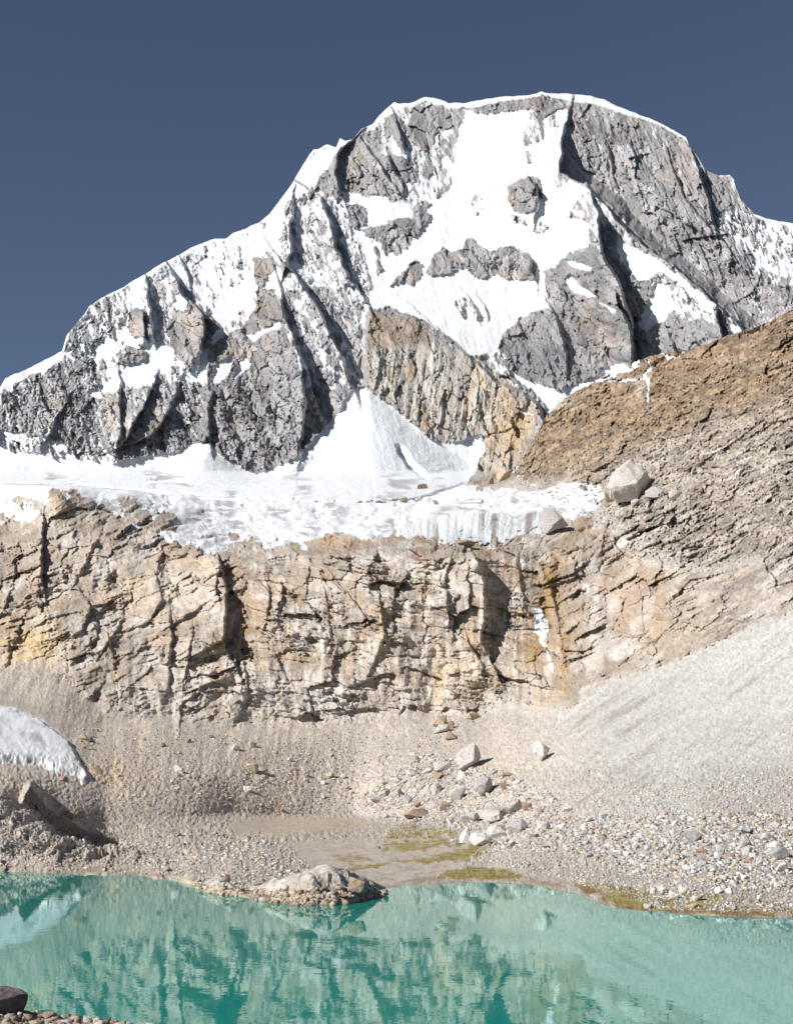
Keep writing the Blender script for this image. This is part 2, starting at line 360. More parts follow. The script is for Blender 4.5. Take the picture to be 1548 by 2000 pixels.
    rockd = rockd * (1 - .6 * pil) + pil * (8 * cols + 8 * (slab[0] + slab[1]) + 2 * (pl3 + st3) - 3 * np.clip(1 - slab[2] / .08, 0, 1) + 7 * (pl2 + st2) + 5 * fr)
    R = R + px * (rockd * (1 - S * .9) * (1 - gl) + (snowd + .30 * rockd * (1 - S)) * S * (1 - gl) + gl * (lumps + .6 * snowd))
    R = R + px * (1 - S) * 1.5                                # rock ribs stand out of the snow
    # a crevasse or two
    for pts, hgt in (([(286, 946), (300, 932), (345, 928)], 5), ([(330, 935), (370, 928), (425, 934)], 4), ([(560, 946), (590, 920), (612, 900)], 9), ([(780, 880), (800, 912), (828, 935)], 12),
                     ([(480, 968), (498, 985), (500, 1000)], 3), ([(560, 950), (680, 960), (760, 975)], 5)):
        R = R - ridge(Uw, Vw, pts, hgt, 3, 14)
    Yd = Y - R
    # colours
    n1 = fbm(U, V, 60, 5, 101); n2 = fbm(U, V, 14, 4, 102); n3 = fbm(x1, y1 * .35, 20, 4, 103)
    C = np.zeros(U.shape + (3,), f32) + np.array((.26, .253, .26), f32)
    C = mixc(C, (.32, .305, .30), sm(-.1, .5, n1) * .7)
    C = mixc(C, (.13, .125, .135), sm(.1, .55, n3) * .6)
    C = mixc(C, (.29, .235, .20), sm(.15, .5, fbm(U, V, 34, 4, 105)) * .45)
    for b in ((270, 640, 30, 24), (380, 640, 30, 40), (215, 790, 20, 50), (125, 790, 22, 20), (230, 830, 16, 60), (500, 600, 40, 40), (515, 530, 26, 26), (460, 690, 50, 30),
              (300, 820, 20, 30), (690, 315, 26, 30), (615, 470, 10, 24), (1040, 205, 24, 16), (1115, 230, 14, 20), (1320, 320, 24, 30), (1342, 350, 14, 30), (1145, 620, 24, 40), (1130, 418, 8, 8),
              (1000, 390, 12, 24), (800, 535, 26, 14), (1000, 540, 30, 12), (1180, 660, 20, 40)):
        C = mixc(C, (.34, .27, .21), blob(U, V, *b) * sm(-.45, .35, n2) * .7)
    C = mixc(C, (.11, .11, .12), blob(U, V, 345, 850, 45, 50) * .55 * sm(-.4, .3, n3))  # overhang shading of the lower left buttress, put into the colour
    C = mixc(C, (.115, .115, .13), blob(U, V, 1090, 700, 70, 60) * .5)
    C = C * (.78 + .44 * k2[..., None]) * (.88 + .24 * k3[..., None])
    strk = fbm(U + .1 * V, V * .08, 9, 4, 107, .6)
    PC = np.zeros_like(C) + np.array((.39, .36, .32), f32)
    PC = mixc(PC, (.46, .45, .43), sm(0, .4, strk)); PC = mixc(PC, (.38, .25, .13), sm(.05, .5, fbm(U, V * .25, 22, 4, 108)) * .7)
    PC = PC * (.8 + .35 * slab[3][..., None])
    PC = mixc(PC, (.22, .19, .18), sm(.22, .5, fbm(U + .1 * V, V * .1, 14, 4, 109)) * .8)
    PC = mixc(PC, (.40, .275, .15), blob(U, V, 1005, 840, 50, 80) * .75)
    PC = mixc(PC, (.27, .23, .19), sm(670, 640, V) * .8); PC = mixc(PC, (.30, .27, .24), sm(0, 1, blob(U, V, 1020, 770, 30, 24)))
    C = C * (1 - pil[..., None]) + PC * pil[..., None]
    top = sm(-6, 8, poly_sd(U, V, [(720, 604), (830, 628), (845, 665), (718, 685)], 30))
    C = C * (1 - top[..., None]) + (np.array((.28, .225, .18), f32) * (.85 + .3 * k2[..., None])) * top[..., None]
    x, y, z = world(U, V, Yd)
    grp = gl > .02
    return U, V, x, y, z, C, S, grp

# ================================================================== NEAR SHEET
COLS = {
    -240: [(930, Yglac(930)), (1000, 640), (1100, 540), (1300, 430), (1400, 370), (1500, 290), (1600, 205), (1700, G(1700, 0)), (1750, G(1750, -1.5)), (2010, G(2010, -4))],
    0: [(945, Yglac(945)), (1000, 600), (1060, 520), (1300, 445), (1350, 425), (1400, 395), (1500, 330), (1540, 236), (1600, 212), (1660, 195), (1700, G(1700, 0)), (1740, G(1740, -1.5)), (2010, G(2010, -4))],
    110: [(945, Yglac(945)), (960, 560), (1060, 510), (1300, 445), (1345, 430), (1400, 408), (1500, 345), (1560, 275), (1588, 242), (1610, 221), (1660, 200), (1704, G(1704, 0)), (1750, G(1750, -1.5)), (2010, G(2010, -4))],
    200: [(950, Yglac(950)), (975, 590), (1060, 505), (1200, 470), (1370, 432), (1420, 412), (1500, 357), (1600, 284), (1640, G(1640, 1.5)), (1708, G(1708, 0)), (1755, G(1755, -1.5)), (2010, G(2010, -4))],
    330: [(963, Yglac(963)), (1010, 560), (1060, 505), (1200, 462), (1400, 428), (1500, 366), (1600, 300), (1635, G(1635, 1.8)), (1660, G(1660, 1.0)), (1716, G(1716, 0)), (1760, G(1760, -1.5)), (2010, G(2010, -4))],
    450: [(972, Yglac(972)), (1060, 540), (1090, 480), (1250, 450), (1412, 428), (1500, 379), (1592, 341), (1640, G(1640, 1.3)), (1700, G(1700, .9)), (1735, G(1735, .5)), (1749, G(1749, 0)), (1790, G(1790, -1.2)), (2010, G(2010, -4))],
    385: [(967, Yglac(967)), (1035, 560), (1072, 495), (1240, 452), (1408, 428), (1500, 371), (1596, 314), (1637, G(1637, 1.5)), (1680, G(1680, .9)), (1715, G(1715, .6)), (1730, G(1730, 0)), (1770, G(1770, -1.5)), (2010, G(2010, -4))],
    520: [(977, Yglac(977)), (1052, 540), (1084, 479), (1250, 450), (1412, 429), (1500, 388), (1596, 355), (1630, G(1630, 1.5)), (1655, G(1655, 1.1)), (1700, G(1700, .8)), (1745, G(1745, .35)), (1758, G(1758, 0)), (1800, G(1800, -1)), (2010, G(2010, -4))],
    620: [(983, Yglac(983)), (1050, 530), (1080, 473), (1250, 448), (1406, 431), (1500, 399), (1598, 369), (1625, G(1625, 1.6)), (1648, G(1648, .8)), (1700, G(1700, .5)), (1755, G(1755, .1)), (1765, G(1765, 0)), (1800, G(1800, -1)), (2010, G(2010, -4))],
    560: [(980, Yglac(980)), (1050, 540), (1080, 478), (1250, 450), (1412, 430), (1500, 392), (1597, 362), (1625, G(1625, 1.6)), (1650, G(1650, 1.0)), (1700, G(1700, .7)), (1750, G(1750, 0.2)), (1763, G(1763, 0)), (1800, G(1800, -1)), (2010, G(2010, -4))],
    700: [(985, Yglac(985)), (1050, 520), (1080, 468), (1250, 446), (1400, 432), (1500, 402), (1600, 372), (1625, G(1625, 1.5)), (1645, G(1645, .7)), (1700, G(1700, .4)), (1742, G(1742, 0.05)), (1790, G(1790, -1)), (2010, G(2010, -4))],
    830: [(973, Yglac(973)), (1020, 560), (1062, 480), (1090, 460), (1250, 444), (1395, 430), (1500, 378), (1597, 330), (1632, G(1632, 1.3)), (1690, G(1690, .35)), (1728, G(1728, 0.04)), (1780, G(1780, -1)), (2010, G(2010, -4))],
    950: [(935, 900), (960, 700), (1010, 540), (1060, 490), (1090, 466), (1250, 446), (1385, 430), (1480, 366), (1600, 298), (1650, 240), (1690, G(1690, .5)), (1720, G(1720, 0)), (1780, G(1780, -1)), (2010, G(2010, -4))],
    1050: [(840, 790), (940, 690), (960, 640), (1010, 545), (1045, 500), (1070, 480), (1200, 455), (1350, 418), (1400, 396), (1500, 326), (1600, 256), (1680, 188), (1728, G(1728, 0)), (1780, G(1780, -1)), (2010, G(2010, -4))],
    1200: [(725, 730), (900, 585), (985, 520), (1060, 475), (1200, 435), (1310, 395), (1400, 338), (1500, 282), (1600, 226), (1700, 166), (1773, G(1773, 0)), (1810, G(1810, -1)), (2010, G(2010, -4))],
    1380: [(670, 600), (800, 510), (950, 450), (1100, 405), (1250, 352), (1300, 330), (1400, 284), (1500, 240), (1600, 198), (1700, 150), (1788, G(1788, 0)), (1820, G(1820, -1)), (2010, G(2010, -4))],
    1548: [(604, 450), (900, 372), (1100, 325), (1190, 304), (1300, 276), (1400, 250), (1500, 222), (1600, 186), (1700, 146), (1794, G(1794, 0)), (1825, G(1825, -1)), (2010, G(2010, -4))],
    1800: [(500, 380), (800, 330), (1050, 290), (1400, 220), (1500, 196), (1600, 166), (1700, 136), (1800, G(1800, 0)), (1830, G(1830, -1)), (2010, G(2010, -4))],
}
def base_inv(U, V):
    ks = sorted(COLS)
    vg = np.arange(500, 2030, 2.0)
    T = np.array([np.interp(vg, [a for a, b in COLS[k]], [1.0 / b for a, b in COLS[k]]) for k in ks])
    # smooth the table along v a little
    ker = np.hanning(13); ker /= ker.sum()
    T = np.array([np.convolve(np.pad(r_, 6, mode='edge'), ker, 'valid') for r_ in T])
    ug = np.arange(-260, 1840, 10.0)
    TT = np.array([np.interp(ug, ks, T[:, j]) for j in range(T.shape[1])])
    k2 = np.hanning(7); k2 /= k2.sum()
    TT = np.array([np.convolve(np.pad(r_, 3, mode='edge'), k2, 'valid') for r_ in TT])      # (v,u)
    fu = np.clip((U + 260) / 10, 0, len(ug) - 1.001); fv = np.clip((V - 500) / 2, 0, len(vg) - 1.001)
    iu = fu.astype(int); iv = fv.astype(int); a = fu - iu; b = fv - iv
    return (TT[iv, iu] * (1 - a) + TT[iv, iu + 1] * a) * (1 - b) + (TT[iv + 1, iu] * (1 - a) + TT[iv + 1, iu + 1] * a) * b

SNOWLINE = [(-260, 1000), (0, 1003), (20, 1012), (45, 1022), (70, 1012), (92, 985), (96, 958), (118, 955), (130, 968), (165, 968), (205, 990), (238, 1008), (232, 985), (225, 975),
            (250, 973), (275, 985), (298, 1010), (320, 1005), (345, 1018), (342, 1030), (310, 1035), (318, 1052), (345, 1062), (375, 1066), (398, 1082), (420, 1085), (450, 1062), (470, 1055), (500, 1052),
            (522, 1072), (545, 1065), (580, 1062), (592, 1075), (600, 1060), (630, 1045), (665, 1042), (700, 1050), (725, 1052), (770, 1046), (830, 1050), (900, 1062), (930, 1066),
            (990, 1062), (1012, 1045), (1050, 1040), (1080, 1030), (1108, 1010), (1140, 1004), (1172, 985), (1178, 962), (1170, 952), (1110, 946), (1085, 950), (1040, 958), (1000, 960), (930, 952), (870, 930), (870, 880), (-260, 880)]

def build_near():
    top = np.interp(us, [a for a, b in TOP2], [b for a, b in TOP2])
    top = top + (jag(us, 4, 15) + jag(us * 3, 2, 16)) * sm(915, 960, us)
    VB = 1850.0
    N = int(960 / STEP)
    r = np.linspace(0, 1, N)
    U = np.repeat(us[None, :], N, 0)
    V = top[None, :] + r[:, None] * (VB - top[None, :])
    Y = 1.0 / base_inv(U, V)
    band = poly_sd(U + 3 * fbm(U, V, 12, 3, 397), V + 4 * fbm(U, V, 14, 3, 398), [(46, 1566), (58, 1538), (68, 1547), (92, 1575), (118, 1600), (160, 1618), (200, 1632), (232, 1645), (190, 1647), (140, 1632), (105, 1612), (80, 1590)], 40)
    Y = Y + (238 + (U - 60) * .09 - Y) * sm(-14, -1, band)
    px = Y / F
    wu = U + 9 * fbm(U, V, 34, 4, 401) + 5 * fbm(U, V, 9, 3, 411); wv = V + 8 * fbm(U, V, 34, 4, 402) + 5 * fbm(U, V, 9, 3, 412)
    # snow and ice
    S = np.clip(.5 + (poly_sd(wu, wv, SNOWLINE, 24) + 16 * fbm(U + V * .5, V * 1.5, 16, 4, 413)) / 3, 0, 1)
    for poly in ([(20, 975), (35, 968), (62, 972), (86, 985), (90, 1000), (60, 1003), (40, 995)], [(330, 1066), (352, 1068), (395, 1078), (388, 1090), (350, 1082)],
                 [(443, 1044), (458, 1040), (468, 1052), (450, 1056)], [(300, 1000), (340, 1000), (350, 1018), (322, 1022)],
                 [(120, 960), (145, 955), (160, 962), (140, 967)], [(598, 1060), (640, 1042), (690, 1044), (705, 1055), (640, 1078), (600, 1076)],
                 [(1068, 985), (1100, 1000), (1095, 1035), (1050, 1042), (1055, 1010)]):
        S = S * (1 - np.clip(.5 + poly_sd(wu, wv, poly, 20) / 2, 0, 1))
    def addsnow(poly):
        nonlocal S
        S = np.maximum(S, np.clip(.5 + poly_sd(wu, wv, poly, 20) / 2, 0, 1))
    addsnow([(190, 985), (232, 985), (238, 1008), (215, 1000)]); addsnow([(258, 1022), (272, 1022), (275, 1034), (262, 1032)])
    addsnow([(45, 985), (66, 985), (66, 1018), (50, 1020)])
    # snow streaks on the hill
    hs = fbm(U, V, 9, 3, 55)
    for pts, w in (([(1165, 742), (1190, 733), (1220, 720), (1250, 706)], 7), ([(1262, 702), (1266, 720), (1258, 735), (1268, 748), (1262, 775), (1266, 783)], 4), ([(1290, 688), (1305, 700), (1325, 695)], 3.5),
                   ([(1185, 743), (1225, 742), (1262, 742)], 2.6), ([(1045, 950), (1000, 922), (1012, 912)], 3)):
        rg = ridge(wu, wv, pts, 1, w, w)
        S = np.maximum(S, np.clip((rg + .8 * hs - .25) * 4, 0, 1) * (rg > .02))
    patch = [(-260, 1360), (-60, 1368), (0, 1377), (30, 1384), (60, 1396), (82, 1402), (102, 1420), (135, 1446), (150, 1465), (160, 1490), (175, 1512), (185, 1530), (158, 1532), (155, 1518), (115, 1512), (70, 1495), (30, 1494), (0, 1490), (-260, 1480)]
    psd = poly_sd(wu * .5 + U * .5, wv * .5 + V * .5, patch, 40)
    PS = np.clip(.5 + psd / 2, 0, 1)
    # the waterfall's ice
    ws = np.clip(.5 + (poly_sd(wu, wv, [(1030, 1180), (1062, 1185), (1075, 1215), (1072, 1262), (1085, 1300), (1080, 1330), (1062, 1290), (1045, 1245)], 20) / 12) + 1.1 * fbm(U, V, 12, 4, 57) - .45, 0, 1)
    ws = np.clip((ws - .45) * 4, 0, 1)
    # masks
    cw_ = 1 - sm(1040, 1150, U)
    cwv = wv + 26 * fbm(U, V, 48, 4, 526) * sm(1230, 1330, V) * cw_
    cliff = sm(-6 - 16 * cw_, 6 + 16 * cw_, poly_sd(U, cwv, [(-260, 900), (920, 900), (1000, 1040), (1180, 1000), (1560, 1000), (1800, 1000), (1800, 1120), (1548, 1190), (1440, 1235), (1300, 1300), (1180, 1330), (1110, 1390), (1000, 1392), (860, 1398),
                                   (740, 1400), (560, 1412), (450, 1412), (330, 1402), (270, 1395), (210, 1380), (130, 1325), (90, 1290), (0, 1290), (-260, 1300)], 30))
    hill = sm(-26, 26, poly_sd(U, wv + 46 * fbm(U, V, 110, 3, 531) * sm(1150, 1300, U), [(915, 945), (1000, 800), (1548, 500), (1900, 400), (1900, 1100), (1548, 1100), (1300, 1100), (1180, 1010), (1110, 950)], 30))
    knoll = sm(-14, 10, poly_sd(U, wv, [(-260, 1520), (20, 1530), (70, 1560), (130, 1620), (220, 1655), (330, 1680), (380, 1725), (0, 1712), (-260, 1712)], 30))
    ice = sm(-3, 3, poly_sd(wu, wv, [(745, 1042), (790, 1024), (850, 1010), (900, 1004), (1000, 1006), (1062, 1000), (1072, 1020), (1050, 1042), (1012, 1046), (990, 1066), (930, 1070), (860, 1056), (790, 1050)], 20))
    flat = sm(1500, 1640, V)
    R = np.zeros(U.shape, f32)
    def rd(pts, h, wl, wr, pw=1.0):
        nonlocal R
        R = R + ridge(wu * .6 + U * .4, wv * .6 + V * .4, pts, h * (1.5 if h > 5 else .9), wl, max(wr * .7, 3), pw)
    # crests of the wall (metres)
    rd([(926, 1086, .4), (934, 1100, 1), (942, 1140, 1), (944, 1180, 1), (946, 1215, 1), (936, 1250, .9), (952, 1280, .5)], 7.0, 90, 5)
    rd([(878, 1100, .5), (868, 1130, 1), (874, 1190, .9)], 4.0, 50, 4)
    rd([(790, 1130, .5), (772, 1150, 1), (768, 1180, .9)], 3.2, 26, 4)
    rd([(738, 1140, .4), (742, 1190, 1), (750, 1240, .9), (726, 1300, .6)], 3.4, 44, 4)
    rd([(905, 1230, .5), (916, 1260, 1), (940, 1300, .6), (945, 1320, .4)], 3.0, 24, 4)
    rd([(1012, 1110, .5), (1018, 1150, 1), (1020, 1200, .6)], 2.6, 20, 4)
    rd([(1040, 1085, .4), (1075, 1150, 1), (1090, 1220, .8), (1100, 1300, .4)], 2.5, 12, 5)
    rd([(520, 1140, .5), (526, 1170, 1), (518, 1215, .7)], 3.0, 30, 5)
    rd([(632, 1150, .5), (640, 1190, 1), (645, 1250, .7)], 2.0, 40, 4)
    rd([(560, 1100, .3), (600, 1110, 1), (600, 1150, .5)], 1.8, 30, 4)
    rd([(432, 1108, .5), (440, 1150, 1), (440, 1200, 1), (432, 1250, 1), (445, 1275, .4)], 6.0, 90, 6)
    rd([(400, 1180, .3), (360, 1205, 1), (330, 1225, .6)], 3.2, 24, 4)
    rd([(320, 1010, .2), (315, 1080, .8), (308, 1120, .5)], 2.6, 30, 5)
    rd([(310, 1145, .5), (315, 1170, .8), (292, 1212, 1), (270, 1222, .4)], 4.2, 50, 5)
    rd([(330, 1180, .4), (335, 1240, 1), (330, 1320, .9), (325, 1350, .4)], 3.4, 36, 4)
    rd([(375, 1230, .4), (368, 1280, 1), (360, 1330, .6)], 3.0, 26, 4)
    rd([(165, 1165, .4), (178, 1185, 1), (160, 1225, .8), (138, 1245, .3)], 4.0, 34, 4)
    rd([(190, 1215, .4), (188, 1245, 1), (170, 1262, .4)], 3.4, 26, 4)
    rd([(235, 1220, .4), (215, 1245, 1), (195, 1280, .4)], 3.4, 30, 4)
    rd([(84, 985, .5), (86, 1020, 1), (80, 1060, 1), (78, 1110, 1), (84, 1140, .5)], 6.0, 60, 6)
    rd([(22, 1095, .4), (30, 1120, 1), (24, 1150, .4)], 3.5, 24, 4)
    rd([(20, 1155, .4), (14, 1180, 1), (6, 1195, .4)], 3.0, 16, 4)
    rd([(205, 1130, .3), (210, 1150, 1), (205, 1160, .3)], 2.4, 18, 4)
    rd([(145, 1020, .3), (148, 1035, 1), (140, 1050, .3)], 2.4, 16, 4)
    rd([(210, 1000, .4), (195, 1045, 1), (165, 1100, 1), (150, 1130, .5)], 3.0, 36, 5)
    rd([(470, 1270, .3), (480, 1320, 1), (478, 1380, .5)], 2.4, 40, 5)
    rd([(350, 1385, .4), (350, 1405, 1), (352, 1430, .5)], 2.6, 14, 4)
    rd([(1240, 1120, .4), (1250, 1170, 1), (1255, 1220, .8)], 2.4, 36, 4)
    rd([(1210, 1140, .4), (1215, 1200, 1), (1225, 1250, .6)], 2.0, 24, 4)
    rd([(1545, 1180, .5), (1530, 1200, 1), (1500, 1235, .5)], 1.6, 20, 3)
    rd([(1120, 1310, .3), (1080, 1370, 1), (1050, 1440, .5)], 1.5, 30, 30)
    # buttresses and gullies of the wall as a whole
    big = fbm(U, V * .4, 130, 4, 421, .55, True)
    # rock facets
    q = 6 * fbm(U, V, 26, 4, 431) + 2 * fbm(U, V, 7, 2, 432)
    sel = U + 60 * fbm(U, V, 60, 3, 433)
    zone = np.where(sel < 470, 0, np.where(sel < 1060 + .25 * (V - 1200), 1, 2))
    rx = np.zeros(U.shape); ry = np.zeros(U.shape)
    for k, ang in enumerate((-24, 7, -30)):
        a_, b_ = rot(U, V, ang); rx = np.where(zone == k, a_ + k * 3000, rx); ry = np.where(zone == k, b_, ry)
    b1 = cells(rx * .9 + q * 1.5, ry * 1.05 + q, 74, 441)
    b2 = cells(rx * .52 + q, ry * 1.35 + q, 30, 451)
    b3 = cells(rx * .48 + q, ry * 1.75 + q, 14, 461)
    b4 = cells(rx * .8, ry * 1.3 + q, 5.5, 471)
    b5 = cells(rx * .55 + q, ry * 1.3, 46, 475)
    strata = fbm(rx * .12, ry + q, 9, 4, 481, .6, True)
    fine = fbm(U, V, 7, 3, 483)
    brk = fbm(U, V, 90, 3, 485)
    rough_ = sm(-.15, .42, brk + .3 * fbm(U, V, 30, 3, 486) + .28 * sm(1130, 1260, U))
    wall = 22 * big + 74 * .24 * (b1[0] + .8 * b1[1]) + 46 * .34 * (b5[0] + b5[1]) * (.35 + .9 * rough_) + 30 * .55 * (b2[0] + b2[1]) * (.35 + .9 * rough_) + 14 * .62 * (b3[0] + b3[1]) * (.25 + 1.0 * rough_) + 5.5 * .5 * (b4[0] + .8 * b4[1]) * (.3 + rough_) + 2.6 * strata + .8 * fine
    wall = wall - 5 * np.clip(1 - b1[2] / .06, 0, 1) * (b1[3] > .55) - 2.5 * np.clip(1 - b2[2] / .08, 0, 1) * (b2[3] > .6)
    hilld = 46 * .62 * (b5[0] + b5[1]) * rough_ + 30 * .5 * (b2[0] + b2[1]) * rough_ + 30 * fbm(U, V, 100, 4, 487, .55, True) + 26 * .24 * (b2[0] + .5 * b2[1]) + 13 * .95 * (b3[0] + .9 * b3[1]) * (.5 + rough_) + 5.5 * 2.3 * (b4[0] + .9 * b4[1]) + 7 * strata + 6 * fine + 30 * .3 * (b1[0] + b1[1])
    sa_, sb_ = rot(U, V + 14 * fbm(U, V, 160, 2, 488), -35)
    scr = fbm(sa_ * .05, sb_, 17, 6, 489, .72)
    rk = np.clip(np.maximum(cliff * (1 - hill), knoll * .8), 0, 1)
    soft = 1 - np.maximum(np.maximum(rk, hill), 0)
    gully = fbm(U + .25 * (V - 1400) * np.where(U < 774, 1, -1), V * .3, 44, 4, 490, .5, True)
    grit = 2.0 * fbm(U, V, 4.5, 2, 498) + 1.6 * fbm(U, V, 10, 3, 499) + .8 * (b4[0] + b4[1])
    scree = grit * .8 * (1 - flat) + (3.4 * scr * sm(900, 1100, U) + 9 * gully * (1 - sm(900, 1100, U)) * (1 - sm(1560, 1610, V)) ) * (1 - flat * .9)
    icd = 9 * fbm(U + .05 * V, V * .22, 14, 4, 491, .6, True) + 8 * (b3[0] + b3[1]) + 4 * fine + 6 * fbm(U, V, 16, 3, 527, .5, True)
    crv = fbm(U * .6 - V * .5, V * 2.4, 26, 4, 522, .6, True)
    snd = -24 * np.clip(crv - .12, 0, 1) * sm(950, 990, V) * sm(-.3, .2, fbm(U, V, 70, 3, 525)) + 9 * fbm(U, V * 1.6, 50, 4, 492) + 1.0 * fbm(U, V * 2, 12, 3, 493) + 2.6 * sm(960, 1060, V) * fbm(U, V * 2, 20, 4, 494, .6, True)
    D = wall * rk * (1 - .45 * knoll) + hilld * hill + scree * soft
    sn = np.clip(S, 0, 1)
    D = D * (1 - sn) + sn * (snd * (1 - ice) + icd * ice + .25 * D)
    D = D * (1 - PS) + PS * (4 + 3 * fbm(U, V, 60, 3, 495) + 8 * sm(0, 30, psd))
    Yd = Y - (R * (1 - .5 * sn) + px * D * (1 - .8 * flat * (1 - knoll)))
    x, y, z = world(U, V, Yd)
    # bumps of the low ground act upwards
    gx = x; gy = y
    dz = (.35 * fbm(gx, gy, 9, 4, 496) + .10 * fbm(gx, gy, 1.2, 4, 497)) * sm(1560, 1640, V)
    dz = dz + px * knoll * (2.2 * b3[0] + 2.2 * b3[1] + 9 * b2[0] + 7 * b2[1] + .4 * b4[0] + .5 * b4[1]) * sm(1560, 1600, V)
    dz = dz + px * (1.6 * b4[0] + 1.6 * b4[1] + 1.2 * fine) * sm(1440, 1520, V)
    dz = dz + px * np.clip(cliff, 0, 1) * (1 - hill) * (7 * b3[0] + 7 * b3[1] + 10 * b2[0] + 9 * b2[1] + 3 * b4[0]) * sm(1105, 1060, V) * (1 - sn) * .28
    dz = dz + px * sn * (1 - PS) * (1 - ice) * (V < 1110) * sm(948, 975, V) * (5 * fbm(U, V * 2.6, 46, 3, 528) - 7 * np.clip(crv - .2, 0, 1) * sm(0, .3, fbm(U, V, 70, 3, 525)) + .8 * fbm(U, V * 1.8, 14, 3, 529))
    dz = dz + PS * sm(0, 12, psd) * (1.1 + .15 * fbm(U, V, 20, 3, 524))
    pan = np.maximum(sm(-6, 8, poly_sd(wu, wv, [(560, 1650), (600, 1640), (760, 1638), (840, 1636), (905, 1640), (940, 1655), (900, 1690), (850, 1712), (850, 1722), (740, 1770), (700, 1750), (640, 1700), (590, 1680)], 30)),
                     sm(-6, 8, poly_sd(wu, wv, [(440, 1612), (480, 1598), (600, 1594), (700, 1598), (745, 1610), (700, 1622), (560, 1630), (470, 1630)], 30)))
    shore = np.interp(U, [-260, 0, 130, 300, 385, 400, 470, 530, 640, 735, 850, 980, 1050, 1150, 1200, 1300, 1450, 1548, 1800], [1700, 1702, 1706, 1716, 1724, 1744, 1748, 1765, 1768, 1745, 1724, 1722, 1728, 1746, 1775, 1786, 1791, 1795, 1802])
    edge = sm(30, -2, V - shore + 0 * V) * sm(40, 4, shore - V)
    dz = dz * (1 - .93 * pan)
    nsh = sm(60, 10, np.abs(shore - V + 10)) * (1 - pan)
    dz = dz * (1 - .55 * nsh) + .10 * nsh * (V < shore + 2)
    z = z + dz
    # colours
    n1 = fbm(U, V, 80, 5, 501); n2 = fbm(U, V, 18, 4, 502)
    C = np.zeros(U.shape + (3,), f32) + np.array((.345, .29, .235), f32)
    C = mixc(C, (.43, .40, .365), sm(-.1, .45, n1))
    C = mixc(C, (.31, .215, .14), sm(-.05, .4, fbm(U, V, 50, 4, 503)) * .75)
    C = mixc(C, (.50, .485, .46), sm(.12, .4, fbm(rx * .5, ry, 36, 4, 507)) * .75)
    C = mixc(C, (.30, .27, .25), sm(.1, .5, fbm(rx * .3, ry, 22, 4, 504)) * .6)
    vs = fbm(U, V * .09, 11, 4, 505, .6); vreg = sm(480, 560, U) * (1 - sm(1060, 1120, U)) * sm(1130, 1190, V)
    C = mixc(C, (.55, .52, .47), sm(.05, .4, vs) * vreg * .8); C = mixc(C, (.33, .27, .22), sm(.05, .4, -vs) * vreg * .7)
    C = mixc(C, (.52, .37, .20), sm(.2, .45, fbm(U, V * .12, 16, 3, 506)) * vreg * .6)
    C = mixc(C, (.17, .14, .12), sm(.12, .42, fbm(U, V * .07, 13, 4, 532, .6)) * vreg * .65)
    C = C * (.76 + .38 * b2[3][..., None]) * (.90 + .2 * b3[3][..., None])
    for b, col, w in (((840, 1120, 40, 16), (.58, .54, .48), .8), ((285, 1075, 30, 24), (.56, .53, .49), .6), ((270, 1160, 44, 40), (.52, .42, .31), .8), ((370, 1160, 60, 40), (.52, .46, .39), .6),
                      ((480, 1220, 34, 90), (.30, .20, .11), .75), ((620, 1290, 80, 14), (.30, .22, .12), .6), ((650, 1060, 60, 16), (.42, .27, .15), .7), ((395, 1110, 50, 20), (.48, .38, .27), .6),
                      ((620, 1350, 90, 40), (.50, .48, .46), .7), ((350, 1340, 90, 50), (.46, .43, .39), .6), ((40, 1280, 60, 60), (.52, .38, .20), .8), ((70, 1300, 34, 70, 25), (.58, .42, .20), .8),
                      ((120, 1000, 30, 50), (.46, .36, .25), .6), ((170, 1040, 60, 80), (.42, .37, .31), .6), ((40, 1100, 50, 80), (.30, .24, .19), .5),
                      ((1065, 1180, 22, 110, 12), (.27, .165, .06), .95), ((1100, 1290, 16, 120, -2), (.30, .19, .08), .85), ((1040, 1270, 20, 50, 20), (.30, .20, .09), .8),
                      ((1160, 1240, 16, 110), (.50, .46, .40), .7), ((1290, 1180, 12, 90), (.33, .22, .11), .7), ((1225, 1180, 40, 60), (.38, .27, .19), .6), ((1350, 1230, 60, 40), (.46, .38, .28), .6),
                      ((900, 1320, 60, 50), (.50, .42, .31), .6), ((855, 1340, 14, 40), (.56, .40, .22), .7), ((1500, 880, 50, 50), (.46, .40, .30), .8)):
        C = mixc(C, col, blob(U, V, *b) * w * (.55 + .9 * sm(-.3, .4, n2)))
    # dark seams
    C = mixc(C, (.10, .085, .075), sm(.10, .02, b2[2]) * sm(.3, .75, b2[3]) * rk * .35)
    C = C * 1.06
    C = mixc(C, (.45, .42, .38), sm(60, -20, poly_sd(U, cwv, [(0, 1440), (200, 1380), (450, 1405), (1000, 1385), (1100, 1380), (1100, 1600), (0, 1600)], 70) * -1) * .55)
    # hill
    HC = np.zeros_like(C) + np.array((.265, .19, .12), f32)
    HC = mixc(HC, (.34, .25, .155), sm(0, .5, n2) * .8); HC = mixc(HC, (.13, .09, .065), sm(.0, .4, fbm(U, V, 11, 4, 508, .65)) * .7)
    low = sm(-60, 60, V - np.interp(U, [900, 1100, 1250, 1400, 1548, 1800], [985, 935, 880, 830, 790, 760]) + 50 * n1)
    HC = mixc(HC, (.34, .305, .265), low * .85)
    HC = mixc(HC, (.42, .39, .35), low * sm(-.1, .4, fbm(rx * .2, ry, 26, 4, 509)) * .8)
    HC = mixc(HC, (.22, .19, .15), low * sm(.1, .45, fbm(rx * .3, ry, 15, 4, 510)) * .6)
    HC = mixc(HC, (.35, .30, .25), sm(.18, .42, fbm(rx * .5, ry, 34, 4, 530)) * .6)
